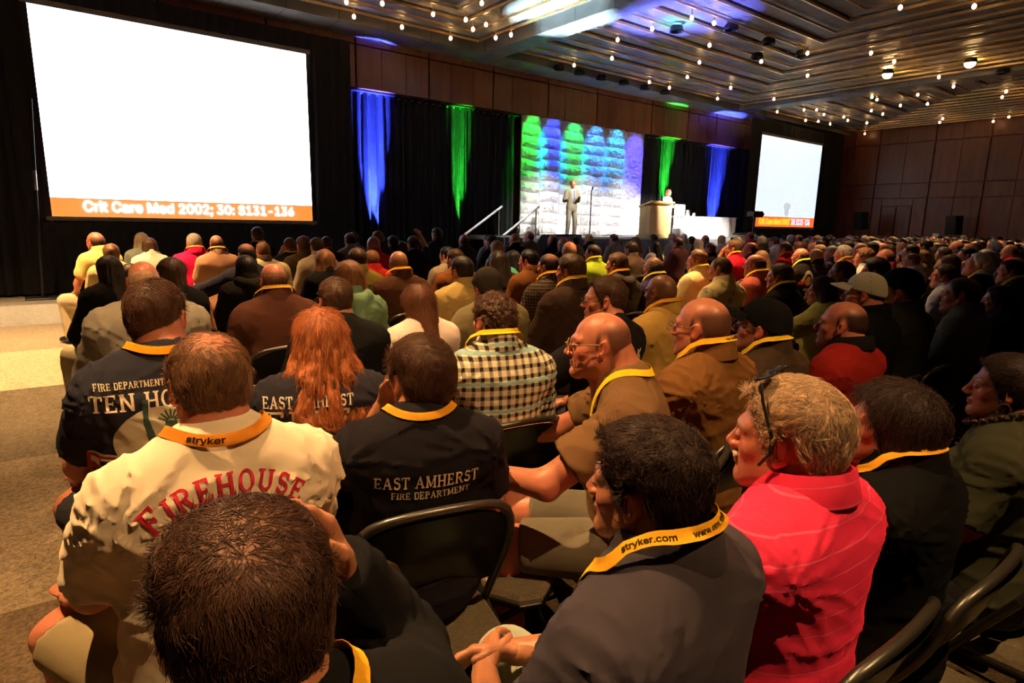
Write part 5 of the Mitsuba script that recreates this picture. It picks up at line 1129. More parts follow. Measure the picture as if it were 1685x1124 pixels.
     dict(sex='f', hair='long', haircol='brown', topcol=(0.02, 0.018, 0.018), top='jacket', skin_='fair')),
    ('blackhair', 1.34, 5.26, 1.185, 1, 0.86, 'person with black hair and black hooded top in the middle left',
     dict(sex='f', hair='bob', haircol='black', topcol=(0.022, 0.018, 0.013), top='jacket', skin_='tan', hood=True)),
    ('dkmid', 5.43, 2.14, 1.258, 1, 0.86, 'man with full dark brown hair behind the cream cap',
     dict(hair='short', haircol='dark', topcol=(0.03, 0.02, 0.015), top='jacket', hyaw=12, skin_='pink', hairopt={'top': 0.03, 'side': 0.02})),
    ('camo', 4.43, 2.92, 1.251, 1, 0.86, 'man with cropped hair in cream patterned shirt',
     dict(hair='buzz', haircol='brown', topmat='mat_floral', top='shirt', collarcol=(0.52, 0.42, 0.22), hyaw=10, skin_='pink', w=1.15)),
    ('greyhood', 3.91, 3.58, 1.255, 1, 0.86, 'man with glossy brown hair in grey hooded top and orange lanyard',
     dict(hair='short', haircol='light', topcol=(0.115, 0.095, 0.075), top='jacket', lanyard=(0.75, 0.3, 0.01), hyaw=16, skin_='pink', hood=True)),
    ('capR', 6.33, 1.92, 1.207, 1, 0.86, 'person with brown hair and pale scarf left of balding grey man',
     dict(hair='short', haircol='brown', topcol=(0.25, 0.26, 0.3), top='jacket', hyaw=12, skin_='pink')),
    ('prof2', 6.84, 1.58, 1.254, 1, 0.86, 'dark haired man in profile with olive jacket at the right edge',
     dict(hair='short', haircol='dark', topcol=(0.05, 0.045, 0.022), top='jacket', lanyard=(0.5, 0.35, 0.03), hyaw=18, skin_='tan')),
    ('navy2', 4.39, 3.58, 1.215, 1, 0.88, 'balding dark-skinned man in navy blue shirt',
     dict(hair='fringe', haircol='black', topcol=(0.035, 0.028, 0.1), top='shirt', lanyard=(0.7, 0.6, 0.05), skin_='brown')),
    ('salmon', 5.15, 3.04, 1.259, 1, 0.86, 'bald man with dark fringe in salmon shirt and yellow lanyard',
     dict(hair='fringe', haircol='dark', topcol=(0.5, 0.105, 0.075), top='shirt', lanyard=(0.8, 0.5, 0.02), hyaw=12, w=1.1, skin_='pink')),
    ('olive2', 2.30, 5.26, 1.233, 1, 0.86, 'man with dark hair in olive yellow shirt beside red pullover',
     dict(hair='short', haircol='brown', topcol=(0.17, 0.12, 0.018), top='shirt', skin_='fair')),
    ('headset', 1.55, 6.04, 1.247, 2, 0.86, 'man with bald spot in navy jacket resting arm on chair',
     dict(hair='spot', haircol='black', topcol=(0.028, 0.026, 0.045), top='jacket', pose=('side', 'lap'), skin_='pink')),
    ('rustprof', 3.67, 4.48, 1.241, 2, 0.86, 'man with dark hair in profile in copper brown shirt',
     dict(hair='short', haircol='black', topcol=(0.2, 0.068, 0.02), top='shirt', hyaw=22, skin_='pink')),
    ('bobred', 2.25, 5.92, 1.177, 2, 0.98, 'woman with reddish blond bob in black top',
     dict(sex='f', hair='bob', haircol='ginger', topcol=(0.014, 0.013, 0.013), top='jacket', lanyard=(0.5, 0.3, 0.03), skin_='fair')),
    ('rust', 3.27, 5.14, 1.220, 2, 0.86, 'man with brown hair in rust orange shirt',
     dict(hair='short', haircol='brown', topcol=(0.24, 0.075, 0.018), top='tshirt', hyaw=10, skin_='fair')),
    ('creamprof', 5.21, 3.70, 1.255, 2, 0.88, 'brown haired man in profile in pale yellow shirt',
     dict(hair='short', haircol='ginger', topcol=(0.78, 0.64, 0.3), top='polo', lanyard=(0.75, 0.5, 0.03), hyaw=26, skin_='pink', w=1.15)),
    ('whitehair', 7.57, 2.02, 1.264, 2, 1.02, 'white haired man looking up in dark blazer and pale collar',
     dict(hair='short', haircol='white', topcol=(0.018, 0.018, 0.024), collarcol=(0.45, 0.5, 0.55), top='jacket', lanyard=(0.7, 0.45, 0.05), hyaw=22, hpitch=12, skin_='pink')),
    ('redshirt', 2.75, 5.92, 1.184, 2, 0.87, 'man with short ginger hair in red pullover',
     dict(hair='buzz', haircol='ginger', topcol=(0.5, 0.02, 0.016), top='jacket', skin_='pink')),
    ('cream1', 0.62, 7.60, 1.190, 2, 0.87, 'woman with pulled back light brown hair in cream top near the aisle',
     dict(sex='f', hair='tied', haircol='light', topcol=(0.62, 0.5, 0.24), top='tshirt', skin_='fair')),
    ('longhair3', 3.80, 5.14, 1.184, 2, 1.04, 'woman with long dark hair in maroon top behind blond woman',
     dict(sex='f', hair='long', haircol='dark', topcol=(0.06, 0.012, 0.012), top='tshirt', skin_='fair')),
    ('creamstripe', 1.92, 6.82, 1.237, 2, 0.86, 'sandy haired man in cream shirt with dark shoulder stripe',
     dict(hair='buzz', haircol='ginger', topcol=(0.66, 0.54, 0.3), top='polo', collarcol=(0.1, 0.06, 0.05), skin_='pink', w=1.08)),
    ('baldR', 8.50, 1.92, 1.240, 2, 0.86, 'bald man at the right edge behind the olive jacket man',
     dict(hair='fringe', haircol='dark', topcol=(0.03, 0.025, 0.02), top='jacket', skin_='tan', hyaw=12)),
    ('greytan', 3.66, 5.92, 1.206, 2, 0.86, 'dark haired person in tan grey shirt near the handrails',
     dict(hair='short', haircol='black', topcol=(0.34, 0.26, 0.17), top='shirt', hyaw=15, skin_='fair')),
    ('curlyprof', 7.39, 3.04, 1.282, 2, 0.86, 'man with wavy brown hair in profile and white collar',
     dict(hair='curly', haircol='ginger', topcol=(0.4, 0.38, 0.34), top='shirt', hyaw=16, skin_='pink')),
    ('longhair4', 4.26, 5.48, 1.186, 2, 0.86, 'woman with long straight dark hair in mint green top',
     dict(sex='f', hair='long', haircol='black', topcol=(0.1, 0.42, 0.26), top='tshirt', skin_='fair')),
    ('brownhair', 2.55, 6.94, 1.272, 2, 0.86, 'person with brown hair in pale top beside olive jacket man',
     dict(hair='short', haircol='brown', topcol=(0.42, 0.34, 0.22), top='shirt', skin_='pink')),
    ('stripebald', 1.66, 7.72, 1.280, 2, 0.86, 'bald man in beige shirt with brown stripes beside red polo',
     dict(hair='fringe', haircol='brown', topcol=(0.36, 0.2, 0.12), top='polo', lanyard=(0.55, 0.3, 0.1), skin_='pink')),
    ('baldpinkcol', 7.96, 3.04, 1.271, 2, 0.93, 'man with high bald forehead and pink collar',
     dict(hair='fringe', haircol='black', topcol=(0.1, 0.04, 0.04), collarcol=(0.7, 0.05, 0.14), top='polo', hyaw=18, skin_='pink')),
    ('lime', 5.31, 5.26, 1.244, 2, 0.86, 'dark haired man in lime green polo with yellow lanyard',
     dict(hair='short', haircol='dark', topcol=(0.33, 0.46, 0.025), top='polo', lanyard=True, hyaw=22, skin_='fair')),
    ('yellow', 0.58, 9.00, 1.256, 2, 1.04, 'bald man in yellow polo at the left end of front row',
     dict(hair='fringe', haircol='dark', topcol=(0.74, 0.58, 0.2), top='polo', skin_='pink', w=1.08, lean=0.05, yaw=30, legcol=(0.45, 0.38, 0.24), spread=0.3)),
    ('whiteshirt', 8.43, 2.92, 1.225, 2, 0.86, 'man with cropped ginger hair in bright white shirt',
     dict(hair='buzz', haircol='ginger', topcol=(0.75, 0.7, 0.6), top='shirt', hyaw=14, skin_='pink', w=1.1)),
    ('redpolo', 1.55, 8.38, 1.261, 2, 1.04, 'grey haired man in bright red polo in the front rows',
     dict(hair='buzz', haircol='grey', topcol=(0.7, 0.012, 0.09), top='polo', lanyard=(0.7, 0.28, 0.02), w=1.2, belly=0.6, fat=1.0, skin_='pink', pose=('knees', 'knees'))),
    ('olivejacket', 2.63, 7.60, 1.257, 2, 1.03, 'man with greying hair in dark olive jacket under the screen',
     dict(hair='spot', haircol='brown', topcol=(0.06, 0.036, 0.016), top='jacket', w=1.2, skin_='pink', amp=0.011)),
    ('emblem', 7.49, 3.82, 1.257, 2, 0.86, 'balding man in black jacket with round emblem on its back',
     dict(hair='fringe', haircol='dark', topcol=(0.022, 0.016, 0.012), top='jacket', lanyard=(0.7, 0.55, 0.03), hyaw=10, skin_='pink', w=1.1)),
    ('auburnR', 9.02, 2.70, 1.180, 2, 0.97, 'woman with curly auburn hair among the right hand rows',
     dict(sex='f', hair='bob', haircol='auburn', topcol=(0.04, 0.03, 0.02), top='jacket', skin_='fair', hairopt={'length': 0.1, 'width': 0.1, 'amp': 0.014, 'freq': 9.0, 'top': 0.034, 'side': 0.03})),
    ('white1', 1.17, 9.16, 1.193, 2, 0.92, 'woman with short brown hair in white shirt in the front rows',
     dict(sex='f', hair='bob', haircol='brown', topcol=(0.72, 0.66, 0.52), top='shirt', skin_='fair', hairopt={'length': 0.05, 'width': 0.07})),
    ('pinkwhite', 8.36, 3.70, 1.281, 2, 0.91, 'white haired man in pale pink shirt',
     dict(hair='short', haircol='white', topcol=(0.66, 0.25, 0.26), top='shirt', lanyard=(0.7, 0.45, 0.03), hyaw=16, skin_='pink', w=1.1)),
    ('bald2', 3.56, 7.60, 1.258, 2, 1.03, 'bald man in red behind the short haired red shirt man',
     dict(hair='none', stubble=0.3, haircol='light', topcol=(0.5, 0.02, 0.02), top='polo', skin_='pink')),
    ('pb2', 5.65, 6.04, 1.238, 2, 1.04, 'pink bald man seated just ahead of the broad brown shirt',
     dict(hair='none', stubble=0.2, haircol='grey', topcol=(0.03, 0.03, 0.04), top='shirt', skin_='pink')),
    ('facehands', 2.71, 8.38, 1.223, 2, 0.86, 'man with brown hair touching his face with both hands',
     dict(hair='short', haircol='light', topcol=(0.02, 0.02, 0.02), top='tshirt', pose=('chin', 'chin'), skin_='pink', lanyard=True)),
    ('longbrown', 7.73, 4.48, 1.192, 2, 0.86, 'woman with very long light brown hair',
     dict(sex='f', hair='long', haircol='light', topcol=(0.03, 0.025, 0.02), top='jacket', skin_='fair', hairopt={'length': 0.32, 'width': 0.08})),
    ('handshead', 4.16, 7.60, 1.271, 2, 0.98, 'man in black with hand on his dark head',
     dict(hair='spot', haircol='black', topcol=(0.016, 0.016, 0.018), top='tshirt', pose=('lap', 'head'), skin_='fair')),
    ('grey1', 1.18, 9.94, 1.234, 2, 0.94, 'person with fluffy grey brown hair in front row before the screen',
     dict(sex='f', hair='bob', haircol='greyblond', topcol=(0.3, 0.34, 0.28), top='shirt', skin_='fair')),
    ('beh1', 3.22, 8.38, 1.245, 2, 0.90, 'man with cropped brown hair behind the reddish bob woman',
     dict(hair='buzz', haircol='brown', topcol=(0.05, 0.03, 0.02), top='tshirt', skin_='pink')),
    ('gbald', 3.84, 8.05, 1.323, 2, 1.00, 'balding man in dark green below the blue lit drape',
     dict(hair='buzz', haircol='ginger', topcol=(0.04, 0.036, 0.016), top='jacket', skin_='pink')),
    ('redchin', 7.89, 5.01, 1.287, 2, 1.04, 'light brown haired man in red polo resting chin on hand',
     dict(hair='short', haircol='light', topcol=(0.66, 0.015, 0.04), top='polo', lanyard=True, hyaw=20, pose=('chin', 'lap'), skin_='pink', w=1.1)),
    ('browncoat2', 6.88, 6.04, 1.241, 2, 0.96, 'man with dark hair in brown coat below the backdrop edge',
     dict(hair='short', haircol='dark', topcol=(0.09, 0.055, 0.038), top='jacket', skin_='tan')),
    ('dark2', 4.24, 8.38, 1.257, 2, 0.87, 'person with black hair in dark shadow right of blue drape',
     dict(hair='short', haircol='black', topcol=(0.018, 0.016, 0.014), top='jacket', skin_='tan')),
    ('ponyblond', 9.23, 4.48, 1.199, 2, 0.86, 'woman with blond ponytail in dark top',
     dict(sex='f', hair='tied', haircol='blond', topcol=(0.03, 0.02, 0.02), top='shirt', hyaw=12, skin_='fair', lanyard=True)),
    ('blond', 5.59, 7.60, 1.190, 2, 1.04, 'woman with blond hair in teal sleeveless top',
     dict(sex='f', hair='bob', haircol='blond', topcol=(0.025, 0.16, 0.13), top='tank', skin_='fair')),
    ('orangelan', 2.73, 9.94, 1.314, 2, 1.04, 'tall man with short brown hair under the big screen corner',
     dict(hair='short', haircol='brown', topcol=(0.02, 0.02, 0.025), top='tshirt', lanyard=(0.8, 0.4, 0.03), skin_='fair')),
    ('baldprof', 8.74, 5.26, 1.249, 2, 1.04, 'bald man with dark side hair in profile beside the red polo',
     dict(hair='fringe', haircol='dark', topcol=(0.05, 0.04, 0.04), top='shirt', hyaw=22, skin_='pink')),
    ('greywhite', 3.90, 9.16, 1.257, 3, 1.04, 'man with dark hair and bald spot in pale grey shirt',
     dict(hair='spot', haircol='black', topcol=(0.44, 0.4, 0.34), top='shirt', w=1.12, skin_='pink')),
    ('brownR', 11.12, 3.70, 1.192, 3, 0.88, 'woman with brown hair right of the white shirted man',
     dict(sex='f', hair='bob', haircol='light', topcol=(0.08, 0.06, 0.03), top='jacket', skin_='fair')),
    ('redlan', 9.75, 5.26, 1.247, 3, 1.01, 'dark haired man in profile in red polo with gold lanyard',
     dict(hair='short', haircol='brown', topcol=(0.52, 0.012, 0.02), top='polo', lanyard=(0.75, 0.5, 0.03), hyaw=20, skin_='pink')),
    ('dg3', 8.84, 6.04, 1.220, 3, 0.86, 'man with dark grey hair in black, right of the plum jacket',
     dict(hair='short', haircol='brown', topcol=(0.02, 0.02, 0.02), top='jacket', skin_='fair')),
    ('pb1', 6.97, 7.60, 1.246, 3, 1.03, 'balding pink headed man right behind another, before the backdrop',
     dict(hair='fringe', haircol='grey', topcol=(0.05, 0.05, 0.06), top='shirt', skin_='pink')),
    ('baldgrey', 6.02, 9.16, 1.252, 3, 1.02, 'balding man in dark grey seated right of the slate shirt',
     dict(hair='fringe', haircol='brown', topcol=(0.06, 0.05, 0.045), top='jacket', skin_='pink')),
    ('darkblue', 5.93, 9.94, 1.346, 3, 1.04, 'tall dark haired man in slate blue shirt below the green drape',
     dict(hair='short', haircol='dark', topcol=(0.03, 0.035, 0.045), top='shirt', hyaw=10, skin_='fair')),
    ('pinkbald', 7.16, 9.16, 1.272, 3, 1.04, 'shaved man in black by the foot of the stage stairs',
     dict(hair='none', stubble=0.2, haircol='light', topcol=(0.016, 0.014, 0.014), top='jacket', lanyard=(0.6, 0.5, 0.4), skin_='pink', hyaw=20)),
    ('blacklong', 9.31, 7.60, 1.187, 3, 1.04, 'woman with long black hair in white top below the lectern',
     dict(sex='f', hair='long', haircol='black', topcol=(0.62, 0.58, 0.56), top='tshirt', skin_='fair')),
    ('maroon', 10.02, 7.60, 1.252, 3, 1.04, 'man with thinning dark hair in plum jacket below the lectern',
     dict(hair='spot', haircol='dark', topcol=(0.085, 0.03, 0.034), top='jacket', w=1.1, skin_='fair')),
    ('auburn2', 13.22, 6.82, 1.189, 3, 1.04, 'woman with short auburn hair behind bald emblem jacket man',
     dict(sex='f', hair='bob', haircol='auburn', topcol=(0.05, 0.03, 0.03), top='shirt', skin_='fair')),
    ('gr3', 11.79, 8.38, 1.200, 3, 0.96, 'woman with grey bob two rows before the white table',
     dict(sex='f', hair='bob', haircol='grey', topcol=(0.3, 0.27, 0.24), top='shirt', skin_='fair')),
    ('blondstage', 9.89, 9.94, 1.255, 3, 0.96, 'blond man in black suit at the foot of the stage',
     dict(hair='short', haircol='blond', topcol=(0.014, 0.014, 0.016), top='jacket', skin_='fair')),
    ('grey2', 13.06, 7.60, 1.279, 3, 1.04, 'grey haired man in black at the left of the right screen',
     dict(hair='short', haircol='grey', topcol=(0.02, 0.02, 0.02), top='jacket', skin_='pink')),
    ('bluesh', 13.61, 7.60, 1.263, 3, 1.04, 'dark haired man in light blue shirt below the right screen',
     dict(hair='short', haircol='dark', topcol=(0.14, 0.17, 0.3), top='shirt', skin_='pink')),
    ('greysuit', 10.71, 9.94, 1.255, 3, 1.04, 'man with receding dark hair in grey suit by the stage',
     dict(hair='spot', haircol='dark', topcol=(0.2, 0.17, 0.13), top='jacket', skin_='fair')),
    ('brownlong', 11.48, 9.94, 1.196, 3, 1.04, 'woman with long light brown hair near the stage edge',
     dict(sex='f', hair='long', haircol='light', topcol=(0.3, 0.16, 0.1), top='shirt', skin_='fair')),
    ('beh2', 12.30, 10.06, 1.265, 3, 0.89, 'dark haired person just in front of the lectern',
     dict(sex='f', hair='bob', haircol='dark', topcol=(0.06, 0.05, 0.05), top='jacket', skin_='fair')),
    ('pale1', 12.86, 9.94, 1.284, 3, 0.97, 'fair haired person before the white table, furthest left',
     dict(hair='short', haircol='blond', topcol=(0.5, 0.48, 0.44), top='shirt', skin_='fair')),
    ('pale2', 13.34, 9.94, 1.269, 3, 0.98, 'white haired person before the middle of the white table',
     dict(hair='short', haircol='white', topcol=(0.4, 0.4, 0.4), top='shirt', skin_='fair')),
    ('white2', 15.82, 8.38, 1.290, 3, 1.04, 'white haired man under the middle of the right screen',
     dict(hair='short', haircol='white', topcol=(0.05, 0.05, 0.06), top='jacket', skin_='pink')),
    ('dk3', 13.85, 10.06, 1.217, 3, 0.93, 'woman with dark brown hair before the white table',
     dict(sex='f', hair='bob', haircol='dark', topcol=(0.08, 0.06, 0.05), top='jacket', skin_='fair')),
    ('gb3', 14.29, 9.94, 1.253, 3, 1.00, 'balding ginger man before the right half of the white table',
     dict(hair='fringe', haircol='ginger', topcol=(0.2, 0.15, 0.12), top='shirt', skin_='pink')),
    ('blw', 15.03, 9.94, 1.236, 3, 1.04, 'blond woman in white shirt before the right end of table',
     dict(sex='f', hair='bob', haircol='blond', topcol=(0.7, 0.68, 0.64), top='shirt', skin_='fair')),
]
for n, (nick, hx, hy, hz, lod, hs, label, o) in enumerate(PEOPLE):
    key = num('person')
    person(key, label, (hx, hy, hz), lod=lod, hs=hs, hook=HOOKS.get(nick), **o)
    if hy < 6.5:
        back = o.get('lean', 0) * .75 + .08
        chair('black folding chair under the ' + ' '.join(label.split()[:11]), round(o.get('chairdx', 0) + hx - o.get('side', 0) * .6 + back * math.sin(math.radians(o.get('yaw', 0))), 3), round(hy - back * math.cos(math.radians(o.get('yaw', 0))), 3), .55 * o.get('yaw', 0))
EMPTY = [
    (1.19, 1.57, -150, 'empty black folding chair turned round beside the brown t-shirt man'),
    (2.75, 0.52, 0, 'first empty black chair from left in the pink polo row'),
    (3.25, 0.52, 0, 'second empty black chair from left in the pink polo row'),
    (3.75, 0.52, 0, 'third empty black chair from left in the pink polo row'),
    (4.30, 0.52, 0, 'fourth empty black chair from left in the pink polo row'),
    (5.75, 1.30, 0, 'first empty black chair from left in the FIREHOUSE row'),
    (6.30, 1.30, 0, 'second empty black chair from left in the FIREHOUSE row'),
    (3.20, 2.08, 0, 'first empty black chair from left in the row of the plaid shirt man'),
    (3.65, 2.08, 0, 'second empty black chair from left in the row of the plaid shirt man'),
    (6.90, 2.08, 0, 'third empty black chair from left in the row of the plaid shirt man'),
    (0.62, 2.86, 0, 'first empty black chair from left in the row of the white blouse woman'),
    (3.40, 2.86, 0, 'second empty black chair from left in the row of the white blouse woman'),
    (1.35, 4.42, 0, 'first empty black chair from left in the row before the maroon jacket'),
    (1.85, 4.42, 0, 'second empty black chair from left in the row before the maroon jacket'),
    (2.75, 4.42, 0, 'third empty black chair from left in the row before the maroon jacket'),
]
for x, y, yaw, label in EMPTY: chair(label, x, y, yaw)
